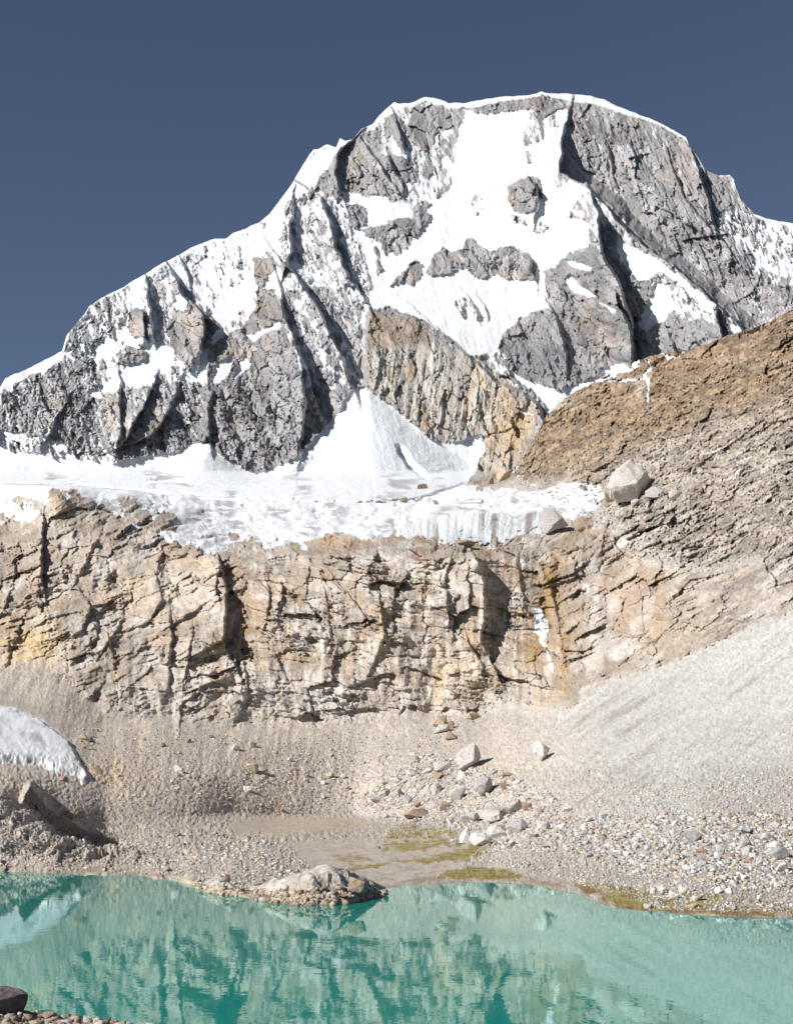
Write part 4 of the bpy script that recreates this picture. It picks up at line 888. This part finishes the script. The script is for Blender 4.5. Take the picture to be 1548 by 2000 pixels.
B = [
 (1194, 965, 40, 38, 'tan', 'rounded pinkish boulder leaning on the left foot of the house-sized boulder'),
 (1284, 962, 48, 22, 'grey', 'flat grey slab just to the right of the house-sized boulder'),
 (1318, 968, 28, 18, 'pale', 'small pale boulder at the right end of the row beside the house-sized boulder'),
 (1240, 982, 20, 12, 'pale', 'small pale stone in front of the house-sized boulder'),
 (985, 928, 34, 24, 'tan', 'tan boulder with a snow streak above it at the glacier edge'),
 (958, 940, 13, 16, 'rust', 'small upright rusty stone at the glacier edge beside the tan boulder'),
 (740, 1555, 40, 24, 'pale', 'low pale boulder at the left end of the rubble'),
 (815, 1590, 56, 20, 'brown', 'long flat dark striped slab on edge at the foot of the rubble'),
 (868, 1575, 20, 20, 'brown', 'brown upright stone between the striped slab and the pale blocks'),
 (892, 1552, 34, 26, 'pale', 'pale wedge boulder left of the grey blocky boulder'),
 (918, 1597, 38, 26, 'pale', 'smooth pale block with a tilted top just above the algae flat'),
 (1006, 1576, 46, 28, 'grey', 'grey boulder behind the right end of the widest flat-topped boulder'),
 (968, 1627, 38, 24, 'white', 'white boulder touching the right side of the bulky white one'),
 (908, 1632, 20, 32, 'white', 'narrow white standing slab left of the bulky white boulder'),
 (886, 1645, 15, 12, 'pale', 'small round pale stone at the edge of the algae'),
 (1010, 1614, 42, 26, 'grey', 'grey block with a brown right face right of the white boulders'),
 (1060, 1615, 26, 22, 'pale', 'small pale block at the right end of the big rubble'),
 (978, 1618, 16, 14, 'rust', 'rust-red stone wedged between the pale blocks'),
 (858, 1410, 30, 24, 'tan', 'tan boulder right under the rock wall, top of a small cluster'),
 (862, 1424, 30, 18, 'pale', 'pale boulder just under the tan one of the small cluster'),
 (884, 1438, 28, 18, 'brown', 'brownish boulder lowest of the small cluster under the rock wall'),
 (925, 1399, 30, 13, 'tan', 'flat tan stone to the right of the small cluster under the rock wall'),
 (880, 1417, 16, 16, 'brown', 'small brown stone right of the tan boulder of the cluster'),
 (866, 1497, 40, 18, 'pale', 'low pale slab left of the tallest pale boulder'),
 (852, 1541, 22, 22, 'pale', 'pale upright block in the middle of the rubble'),
 (832, 1547, 26, 16, 'pale', 'low pale block left of the upright block in the rubble'),
 (785, 1550, 16, 18, 'brown', 'small brown cube-like stone near the left of the rubble'),
 (793, 1563, 20, 17, 'grey', 'small grey stone under the brown cube-like one'),
 (815, 1572, 18, 14, 'brown', 'brown pointed stone above the striped slab'),
 (984, 1537, 28, 14, 'rust', 'low rusty stone right of the grey blocky boulder'),
 (1030, 1577, 22, 18, 'rust', 'rust-brown stone on the right shoulder of the rubble pile'),
 (1352, 1637, 34, 26, 'grey', 'grey-violet pointed boulder in the stones right of centre'),
 (1318, 1629, 20, 16, 'pale', 'pale stone left of the grey-violet pointed boulder'),
 (1300, 1643, 20, 14, 'pale', 'pale flat stone lower left of the grey-violet pointed boulder'),
 (1370, 1626, 14, 13, 'ochre', 'small ochre stone right behind the grey-violet pointed boulder'),
 (1394, 1643, 18, 12, 'pale', 'pale stone right of the grey-violet pointed boulder'),
 (1405, 1657, 18, 16, 'grey', 'grey stone standing by its dark shadow, centre of the right-hand rubble'),
 (1320, 1663, 16, 14, 'grey', 'dark grey stone below the pale flat stone'),
 (1455, 1645, 28, 26, 'grey', 'grey block between two pale slabs, right-hand rubble'),
 (1497, 1636, 26, 16, 'pale', 'pale slab above the dark boulder by the right edge'),
 (1520, 1668, 40, 26, 'grey', 'large dark violet-grey boulder in the rubble near the right edge'),
 (1512, 1650, 30, 14, 'white', 'white slab on top of the rubble near the right edge'),
 (1475, 1636, 22, 13, 'pale', 'pale rounded stone left of the pale slab near the right edge'),
 (1535, 1630, 12, 16, 'brown', 'brown stone at the right edge of the rubble'),
 (1456, 1622, 26, 12, 'grey', 'long grey stone with a dark underside in the right-hand rubble'),
 (1525, 1695, 26, 20, 'white', 'white boulder low in the rubble by the right edge'),
 (1315, 1750, 18, 20, 'white', 'tall white stone standing on the brown algae shore'),
 (1293, 1738, 20, 12, 'white', 'flat white stone upper left of the tall white one on the shore'),
 (1275, 1741, 14, 12, 'white', 'round white stone at the left of the shore row'),
 (1333, 1738, 15, 13, 'white', 'white stone upper right of the tall white one on the shore'),
 (1284, 1767, 14, 11, 'white', 'small white stone on the algae under the shore row'),
 (1264, 1771, 16, 11, 'pale', 'pale stone at the left end of the shore, near the water'),
 (1354, 1770, 18, 12, 'ochre', 'ochre stone at the water edge'),
 (1360, 1755, 26, 12, 'pale', 'long pale stone above the ochre stone on the shore'),
 (1401, 1740, 14, 13, 'white', 'white stone beside a flat one on the right shore'),
 (1419, 1740, 20, 12, 'white', 'flat white stone right beside the rounder white one on the shore'),
 (1424, 1760, 14, 11, 'grey', 'violet-grey stone on the right shore'),
 (1458, 1762, 20, 9, 'pale', 'thin pale slab on the right shore'),
 (351, 1503, 22, 15, 'white', 'pale boulder with a long shadow on the left scree'),
 (165, 1441, 18, 13, 'ochre', 'ochre boulder beside the old snow patch, with a dark right face'),
 (178, 1445, 12, 12, 'dark', 'dark stone touching the ochre boulder beside the old snow patch'),
 (136, 1592, 22, 15, 'brown', 'brown triangular rock on the terrace above the dark step'),
 (157, 1592, 15, 16, 'ochre', 'ochre pointed rock right of the brown triangular one'),
 (492, 1500, 28, 18, 'tan', 'rounded tan boulder half buried in the middle of the scree'),
 (460, 1461, 18, 14, 'pale', 'pale rounded stone on the scree above the half buried tan boulder'),
 (493, 1455, 16, 12, 'tan', 'small tan stone above the half buried tan boulder'),
 (484, 1541, 18, 11, 'white', 'white stone on the scree under the half buried tan boulder'),
 (643, 1513, 18, 10, 'tan', 'flat tan stone alone on the middle scree'),
 (367, 1447, 14, 10, 'brown', 'brown stone on the scree right under the wall notch'),
 (318, 1455, 14, 9, 'rust', 'rusty flat stone on the left scree'),
 (193, 1505, 18, 18, 'ochre', 'ochre block at the tip of the old snow patch'),
 (122, 1521, 22, 9, 'rust', 'rust-red slab sticking out under the old snow patch'),
 (443, 1720, 12, 22, 'rust', 'dark red pointed rock standing on the small point by the water'),
 (450, 1742, 12, 10, 'rust', 'small dark red stone at the water under the pointed rock'),
 (640, 1738, 20, 11, 'brown', 'brown rock on the flank of the whale-backed hump'),
 (531, 1757, 16, 9, 'rust', 'rusty stone at the waterline of the whale-backed hump'),
 (757, 1750, 8, 8, 'rust', 'small rusty stone at the right tip of the whale-backed hump, in the water'),
 (738, 1656, 12, 6, 'rust', 'tiny reddish stone alone on the wet sand flat'),
 (910, 1062, 34, 14, 'brown', 'brown rock mound at the foot of the ice cliff'),
 (968, 1058, 9, 20, 'rust', 'upright rusty rock against the ice cliff'),
 (788, 977, 17, 9, 'brown', 'brown boulder lying on the glacier'),
 (850, 981, 13, 9, 'brown', 'small brown stone on the glacier, left of a grey one'),
 (940, 979, 10, 9, 'grey', 'small grey round stone alone on the glacier snow'),
 (824, 950, 22, 8, 'brown', 'brown rocks under the shaded snow ridge on the glacier'),
]
for i, (u, v, w, h, tone, lab) in enumerate(B):
    boulder(u, v, w, h, tone, lab, 1000 + i, sub=4 if w > 34 else 3, name='boulder' if w > 30 else 'stone', far=False, depth=.9 if w < 60 else .75)

# ------------------------------------------------------------------ the whale-backed hump by the water
def outcrop(name, us_, tops, bases, depth, label, cat, seed, col):
    """low bedrock hump: crest height (image line tops) and foot (bases) given along us_"""
    Yb = G(float(np.mean(bases)), 0.0)
    n = 360; m_ = 200
    A, Bb = np.meshgrid(np.linspace(us_[0] - 6, us_[-1] + 6, n), np.linspace(0, 1, m_))
    front = np.array([G(q, 0.0) for q in bases]); front = np.interp(A, us_, front)
    YY = front - .8 + depth * Bb
    X = (A - UC) / F / 1.03 * YY
    hz = np.interp(A, us_, [max(0.0, H + float(tv(q)) * (Yb + depth * .35)) for q in tops])
    w_ = .12 * fbm(X, YY, 2.2, 4, seed)
    g = np.interp(Bb + w_, [0, .08, .3, .42, .6, .8, 1], [-.25, .05, .38, .82, 1.0, .7, -.2])
    q = .5 * fbm(X, YY, 1.2, 3, seed + 4)
    c1 = cells(X * .55 + q, YY * .9 + q, 1.5, seed + 1); c2 = cells(X * .8 + q, YY + q, .55, seed + 2); c3 = cells(X, YY, .25, seed + 3)
    rgh = sm(.8, .35, g)
    Z = hz * g * (1 + .2 * fbm(X, YY, 3, 3, seed + 9)) + .22 * (c1[0] + c1[1]) + (.05 + .16 * rgh) * (c2[0] + c2[1]) + .10 * rgh * (c3[0] + c3[1])
    Z = Z - .18 * np.clip(1 - c1[2] / .06, 0, 1)
    ed = sm(0, .05, (A - us_[0] + 6) / (us_[-1] - us_[0])) * sm(0, .05, (us_[-1] + 6 - A) / (us_[-1] - us_[0]))
    Z = Z * ed - .5 * (1 - ed)
    C_ = np.zeros(X.shape + (3,), f32) + np.array(col, f32)
    C_ = mixc(C_, (.38, .31, .24), rgh * .8); C_ = C_ * (.82 + .36 * c1[3][..., None]) * (.85 + .3 * c2[3][..., None])
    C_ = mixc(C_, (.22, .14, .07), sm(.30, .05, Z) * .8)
    sheet(name, X, YY, Z, C_, np.zeros(X.shape, f32), C_, np.ones(X.shape, bool), M_near, label, cat, 'thing')
    r_ = np.random.default_rng(seed); ii = r_.integers(0, m_, 1500); jj = r_.integers(0, n, 1500)
    ok = (Z[ii, jj] > -.02) & (g[ii, jj] < .5); return np.stack([X[ii, jj], YY[ii, jj], Z[ii, jj]], 1)[ok]

MP = outcrop('rock_hump', [478, 505, 530, 560, 600, 640, 680, 705, 730, 756], [1744, 1735, 1722, 1708, 1697, 1690, 1697, 1712, 1730, 1748], [1750, 1758, 1764, 1767, 1769, 1769, 1766, 1760, 1755, 1751], 13,
             'low pale whale-backed rock hump at the water edge', 'rock outcrop', 701, (.385, .35, .31))
MP2 = outcrop('rock_hump', [386, 400, 425, 450, 478], [1732, 1722, 1716, 1722, 1740], [1735, 1742, 1747, 1749, 1750], 7, 'small low grey rock on the point beside the whale-backed hump', 'rock outcrop', 711, (.42, .39, .36))
boulder(697, 1727, 34, 26, 'brown', 'dark angular rock with a long shadow on the whale-backed hump', 4001, Yfix=132.5, planes=6)

# ------------------------------------------------------------------ near shore with its dark boulder
nx_, ny_ = 420, 300
gx = np.linspace(-40, 40, nx_); gy = np.linspace(20, 78, ny_)
GX, GY = np.meshgrid(gx, gy)
line = 71.8 - (GX + 18.6) * .66
sd = (line - GY) + .8 * fbm(GX, GY, 4, 4, 801)
GZ = np.clip(sd * .13, -2, 1.6) + .06 * fbm(GX, GY, 1.0, 4, 802) * (sd > -3) + .05 * fbm(GX, GY, .35, 3, 803)
GC = np.zeros(GX.shape + (3,), f32) + np.array((.30, .25, .20), f32)
GC = mixc(GC, (.36, .32, .28), sm(0, .5, fbm(GX, GY, 1.5, 4, 804)))
sheet('near_shore', GX, GY, GZ, GC, np.zeros(GX.shape, f32), GC, np.ones(GX.shape, bool), M_near, 'strip of gravel beach at the near side of the lake', 'beach')
def near_z(x_, y_):
    i = np.clip(((x_ + 40) / 80 * (nx_ - 1)).astype(int), 0, nx_ - 1); j = np.clip(((y_ - 20) / 58 * (ny_ - 1)).astype(int), 0, ny_ - 1)
    return GZ[j, i], sd[j, i]
vv, ff = rock_verts(4, 77, 5, .05); vv = vv * np.array((46, 46, 42)) * 64.5 / F
o = bpy.data.objects.new('boulder', mesh_from('boulder', vv, ff, M_rock, col=(.13, .105, .10))); sc_ = bpy.context.scene.collection; sc_.objects.link(o)
o.location = [float(a) for a in world(3, 1974, 65.2)]; o['label'] = 'dark smooth boulder on the gravel at the near shore'; o['category'] = 'boulder'

# ------------------------------------------------------------------ countable stones and the rest
def rand_pts(n, poly, seed, pw=1.0):
    r_ = np.random.default_rng(seed); p = np.array(poly, float)
    out = np.zeros((0, 2))
    while len(out) < n:
        q = np.stack([r_.uniform(p[:, 0].min(), p[:, 0].max(), n * 2), r_.uniform(p[:, 1].min(), p[:, 1].max(), n * 2)], 1)
        q = q[poly_sd(q[:, 0], q[:, 1], poly, 5) > 0]
        out = np.concatenate([out, q])
    return out[:n]

protos = [hull_fine(50 + k, 12, 1, .05, .04) for k in range(10)]
RUB = [(700, 1560), (760, 1520), (830, 1470), (960, 1500), (1060, 1540), (1130, 1600), (1080, 1660), (960, 1660), (900, 1620), (740, 1605)]
RIGHT = [(1080, 1600), (1300, 1590), (1548, 1590), (1560, 1700), (1548, 1740), (1400, 1730), (1200, 1700), (1100, 1665)]
SHOR = [(1240, 1735), (1400, 1722), (1560, 1735), (1560, 1785), (1400, 1782), (1260, 1778)]
MIDL = [(560, 1440), (900, 1420), (860, 1560), (700, 1590), (480, 1590), (400, 1540)]
LEFT = [(120, 1420), (300, 1420), (480, 1440), (440, 1600), (300, 1600), (200, 1540)]
BANK = [(230, 1640), (500, 1620), (600, 1690), (560, 1740), (470, 1740), (380, 1712), (250, 1690)]
proto_me = {}
def small(u, v, w, tone, k, lab, grp):
    key = (k, tone)
    if key not in proto_me: proto_me[key] = mesh_from('stone', protos[k][0], protos[k][1], M_rock, col=TONE[tone])
    xx, yy, zz = (float(q) for q in surf(u, v)); s = yy / F * w / 2
    o = bpy.data.objects.new('stone', proto_me[key]); bpy.context.scene.collection.objects.link(o)
    o.scale = (s, s * .9, s * random.uniform(.55, .95)); o.location = (xx, yy, zz + .35 * s); o.rotation_euler = (random.uniform(-.3, .3), random.uniform(-.3, .3), random.uniform(0, 6.28))
    o['label'] = lab; o['category'] = 'stone'; o['group'] = grp
placed = np.array([(b[0], b[1], b[2]) for b in B] + [(1230, 940, 96), (912, 1478, 54), (1054, 1466, 36), (944, 1534, 46), (1080, 1014, 62), (966, 1590, 72), (937, 1638, 54)], float)
for poly, n, w0, w1, tones, where, grp, sd_ in (
    (RUB, 70, 10, 24, ('pale', 'white', 'grey', 'brown'), 'block in the pile of big rubble under the tallest pale boulder', 'blocks of the big rubble pile', 1),
    (RIGHT, 66, 9, 22, ('pale', 'white', 'grey', 'rust'), 'angular stone in the rubble field at the foot of the right-hand scree', 'stones of the right-hand rubble field', 2),
    (SHOR, 22, 6, 12, ('white', 'pale', 'grey'), 'stone scattered on the brown right-hand shore', 'stones on the right-hand shore', 3),
    (MIDL, 26, 7, 13, ('pale', 'tan', 'white'), 'stone lying on the middle scree under the rock wall', 'stones on the middle scree', 4),
    (LEFT, 22, 6, 12, ('tan', 'brown', 'pale'), 'stone on the tan debris right of the old snow patch', 'stones on the left debris', 5),
    (BANK, 16, 6, 11, ('tan', 'brown', 'rust'), 'stone on the low bank between the flat and the lake', 'stones on the low bank', 6)):
    pp = rand_pts(n * 3, poly, 900 + sd_); c = 0
    for (u, v) in pp:
        if c >= n: break
        w = random.uniform(w0, w1) ** 1.0
        if np.any((np.abs(placed[:, 0] - u) < (placed[:, 2] * .5 + w * .5)) & (np.abs(placed[:, 1] - v) < (placed[:, 2] * .35 + w * .4))): continue
        placed = np.vstack([placed, (u, v, w)]); c += 1
        tone = random.choice(tones)
        word = {'pale': 'pale', 'white': 'white', 'grey': 'grey', 'brown': 'brown', 'rust': 'reddish', 'tan': 'tan'}[tone]
        small(u, v, w, tone, random.randrange(10), f"{'larger' if w > (w0 + w1) / 2 else 'small'} {word} {where}", grp)

def scatter(name, pts, sizes, tones, label, lookup, seed, sub=1, squash=.7):
    r_ = np.random.default_rng(seed)
    pr = [hull(80 + k, 9 + (k % 3)) for k in range(8)]
    n = len(pts); X_, Y_, Z_ = lookup(pts)
    s = sizes
    vs, fs, cs = [], [], []
    kk = r_.integers(0, 8, n); an = r_.uniform(0, 6.283, n)
    sx = s * r_.uniform(.75, 1.25, n); sy = s * r_.uniform(.75, 1.2, n); sz = s * squash * r_.uniform(.6, 1.2, n)
    tl = r_.uniform(-.35, .35, n)
    col = np.array([TONE[t] for t in tones], f32)[r_.integers(0, len(tones), n)] * r_.uniform(.8, 1.15, n)[:, None].astype(f32)
    base = 0
    for k in range(8):
        m = kk == k; q = m.sum()
        if not q: continue
        v = pr[k][0][None] * np.stack([sx[m], sy[m], sz[m]], 1)[:, None, :]
        c, s_ = np.cos(an[m])[:, None], np.sin(an[m])[:, None]
        v = np.stack([v[..., 0] * c - v[..., 1] * s_, v[..., 0] * s_ + v[..., 1] * c, v[..., 2] + v[..., 0] * tl[m][:, None]], -1)
        v += np.stack([X_[m], Y_[m], Z_[m] + sz[m] * .3], 1)[:, None, :]
        nv = pr[k][0].shape[0]; fc = pr[k][1]
        vs.append(v.reshape(-1, 3)); cs.append(np.repeat(col[m], nv, 0))
        fs.append((fc[None] + (np.arange(q) * nv)[:, None, None]).reshape(-1, 3) + base); base += q * nv
    me = mesh_from(name, np.concatenate(vs), np.concatenate(fs), M_rock, cols=np.concatenate(cs))
    o = bpy.data.objects.new(name, me); bpy.context.scene.collection.objects.link(o)
    o['kind'] = 'stuff'; o['label'] = label; o['category'] = 'stones'
    return o

def lk(p): return surf(p[:, 0], p[:, 1])
def field(specs, seed):
    P_, W_ = [], []
    r_ = np.random.default_rng(seed)
    for poly, n, w0, w1 in specs:
        p = rand_pts(n, poly, int(r_.integers(1e6)))
        nz = fbm(p[:, 0], p[:, 1] * 1.6, 45, 3, seed + 9); keep = r_.uniform(-.5, .5, len(p)) < nz + .15
        p = p[keep]
        w = w0 * (w1 / w0) ** (r_.uniform(0, 1, len(p)) ** 1.8)
        P_.append(p); W_.append(w)
    p = np.concatenate(P_); w = np.concatenate(W_)
    d = surf(p[:, 0], p[:, 1])
    pn = pan[0, 0]
    i = np.clip(np.round((p[:, 0] - U0) / STEP).astype(int), 0, len(us) - 1); r2 = np.clip(np.round((p[:, 1] - top_us[i]) / (VBOT - top_us[i]) * (NR - 1)).astype(int), 0, NR - 1)
    ok = (pan[r2, i] < .4) & (d[2] > .02) & (reg[r2, i] != 5)
    return p[ok], (w[ok] * d[1][ok] / F / 2)
AR = [(RUB, 4600, 3, 12), (RIGHT, 12000, 2.6, 13), (SHOR, 2200, 2.2, 8), (MIDL, 3000, 1.8, 6), (LEFT, 2000, 1.8, 6), (BANK, 3600, 2, 9), ([(1180, 1540), (1560, 1500), (1560, 1620), (1100, 1640)], 6000, 2, 7), ([(860, 1660), (1060, 1640), (1400, 1720), (1330, 1745), (1150, 1735)], 3600, 2, 8), ([(0, 1560), (120, 1620), (330, 1670), (380, 1712), (0, 1698)], 900, 2, 8)]
mp = np.concatenate([MP, MP2]); rm = np.random.default_rng(3)
scatter('hump_stones', mp, .08 * 6.0 ** (rm.uniform(0, 1, len(mp)) ** 2), ('tan', 'brown', 'pale', 'tan'), 'small stones round the foot of the whale-backed hump', lambda q: (q[:, 0], q[:, 1], q[:, 2]), 74)
p, s = field(AR, 31)
scatter('loose_stones', p, s, ('pale', 'white', 'grey', 'tan', 'pale'), 'loose angular stones strewn over the rubble below the scree', lk, 33)
WIDE = [([(0, 1540), (250, 1560), (560, 1620), (520, 1640), (200, 1640), (0, 1700)], 2500, 1.5, 5), ([(100, 1340), (480, 1410), (900, 1400), (1100, 1400), (1000, 1600), (500, 1600), (200, 1560)], 6500, 1.3, 4.5),
        ([(1000, 1540), (1300, 1460), (1560, 1400), (1560, 1620), (1100, 1620)], 6000, 1.6, 4.5), ([(1100, 1400), (1560, 1200), (1560, 1420), (1100, 1540)], 2500, 1.2, 3), ([(1050, 1690), (1300, 1700), (1560, 1700), (1560, 1790), (1300, 1780), (1180, 1745)], 4500, 1.6, 5),
        ([(900, 1650), (1100, 1660), (1200, 1740), (1080, 1725), (960, 1700)], 2500, 1.4, 4), ([(0, 1640), (380, 1680), (560, 1640), (640, 1690), (560, 1750), (380, 1715), (0, 1700)], 3500, 1.5, 6), ([(560, 1620), (760, 1612), (900, 1600), (900, 1632), (600, 1642)], 2000, 1.3, 4)]
p, s = field(WIDE, 51)
scatter('gravel', p, s, ('pale', 'tan', 'grey', 'tan', 'pale'), 'fine gravel and small stones covering the slopes above the lake', lk, 53)
HR = [([(1000, 940), (1250, 740), (1548, 640), (1600, 1080), (1250, 1060)], 9000, 1.6, 6.5)]
p, s = field(HR, 61)
scatter('hill_stones', p, s, ('brown', 'brown', 'dark', 'grey', 'tan'), 'small brown stones scattered over the hillside', lk, 63)
r_ = np.random.default_rng(5)
nn = 5200; Yn = r_.uniform(40, 71, nn); Xn = r_.uniform(-30, 16, nn); zn, sn_ = near_z(Xn, Yn); ok = (sn_ > -.3)
scatter('beach_stones', np.stack([Xn, Yn], 1)[ok], (.05 * (6.0) ** (r_.uniform(0, 1, nn) ** 2.4))[ok], ('tan', 'pale', 'brown', 'grey', 'rust'), 'pebbles and small stones on the near beach',
        lambda q: (q[:, 0], q[:, 1], near_z(q[:, 0], q[:, 1])[0]), 73, sub=2)

# ------------------------------------------------------------------ water
def water():
    n = 60
    xs = np.linspace(-260, 260, n); ys = np.linspace(-60, 420, n)
    X, Yy = np.meshgrid(xs, ys)
    idx = np.arange(n * n).reshape(n, n)
    q = np.stack([idx[:-1, :-1], idx[:-1, 1:], idx[1:, 1:], idx[1:, :-1]], -1).reshape(-1, 4)
    m, nt, b = new_mat('turquoise_glacial_water'); L = nt.links.new
    nt.nodes.remove(b)
    df = nt.nodes.new('ShaderNodeBsdfDiffuse'); df.inputs['Color'].default_value = (.008, .25, .215, 1)
    gl_ = nt.nodes.new('ShaderNodeBsdfGlossy'); gl_.inputs['Color'].default_value = (.78, .935, .915, 1); gl_.inputs['Roughness'].default_value = .012
    fr_ = nt.nodes.new('ShaderNodeFresnel'); fr_.inputs['IOR'].default_value = 1.31
    ms = nt.nodes.new('ShaderNodeMixShader'); L(fr_.outputs[0], ms.inputs[0]); L(df.outputs[0], ms.inputs[1]); L(gl_.outputs[0], ms.inputs[2])
    L(ms.outputs[0], nt.nodes['Material Output'].inputs['Surface'])
    g = nt.nodes.new('ShaderNodeNewGeometry'); mp = nt.nodes.new('ShaderNodeMapping'); mp.inputs['Scale'].default_value = (1, .55, 1)
    L(g.outputs['Position'], mp.inputs['Vector'])
    w1 = nt.nodes.new('ShaderNodeTexNoise'); w1.inputs['Scale'].default_value = .6; w1.inputs['Detail'].default_value = 3
    w2 = nt.nodes.new('ShaderNodeTexNoise'); w2.inputs['Scale'].default_value = 2.4; w2.inputs['Detail'].default_value = 2
    L(mp.outputs[0], w1.inputs['Vector']); L(mp.outputs[0], w2.inputs['Vector'])
    b1 = nt.nodes.new('ShaderNodeBump'); b1.inputs['Strength'].default_value = 1; b1.inputs['Distance'].default_value = .0045
    b2 = nt.nodes.new('ShaderNodeBump'); b2.inputs['Strength'].default_value = 1; b2.inputs['Distance'].default_value = .0006
    L(w1.outputs['Fac'], b1.inputs['Height']); L(w2.outputs['Fac'], b2.inputs['Height']); L(b1.outputs[0], b2.inputs['Normal']); L(b2.outputs[0], gl_.inputs['Normal']); L(b2.outputs[0], fr_.inputs['Normal'])
    me = mesh_from('water', np.stack([X.ravel(), Yy.ravel(), X.ravel() * 0], 1), q, m, col=(.1, .3, .3))
    o = bpy.data.objects.new('water', me); bpy.context.scene.collection.objects.link(o)
    o['kind'] = 'structure'; o['label'] = 'calm milky turquoise glacial lake mirroring the rock wall'; o['category'] = 'lake'
water()

# ------------------------------------------------------------------ light, sky, camera
sc = bpy.context.scene
Ldir = np.array((.73, .43, -.545)); Ldir /= np.linalg.norm(Ldir)
from mathutils import Vector
sun = bpy.data.lights.new('sun', 'SUN'); sun.energy = 4.9; sun.angle = radians(.53); sun.color = (1, .968, .925)
so = bpy.data.objects.new('sun', sun); sc.collection.objects.link(so)
so.rotation_euler = Vector(Ldir).to_track_quat('-Z', 'Y').to_euler(); so.location = (-300, -200, 400)
w = bpy.data.worlds.new('World'); sc.world = w; w.use_nodes = True
nt = w.node_tree; bg = nt.nodes['Background']
st = nt.nodes.new('ShaderNodeTexSky'); st.sky_type = 'NISHITA'; st.sun_disc = False
st.sun_elevation = math.asin(-Ldir[2]); st.sun_rotation = math.atan2(-Ldir[0], -Ldir[1])
st.altitude = 5000; st.air_density = 1.0; st.dust_density = .6; st.ozone_density = 1.0
hs = nt.nodes.new('ShaderNodeHueSaturation'); hs.inputs['Saturation'].default_value = .9
nt.links.new(st.outputs[0], hs.inputs['Color']); nt.links.new(hs.outputs[0], bg.inputs['Color'])
bg.inputs['Strength'].default_value = .057
cam = bpy.data.cameras.new('camera'); co = bpy.data.objects.new('camera', cam); sc.collection.objects.link(co)
cam.sensor_fit = 'VERTICAL'; cam.sensor_height = 24; cam.lens = F / 2000 * 24; cam.clip_end = 20000; cam.clip_start = .5
co.location = (0, 0, H); co.rotation_euler = (radians(90) + P, 0, 0)
sc.camera = co
sc.view_settings.view_transform = 'Standard'; sc.view_settings.look = 'None'; sc.view_settings.gamma = 1
sc.view_settings.exposure = .45
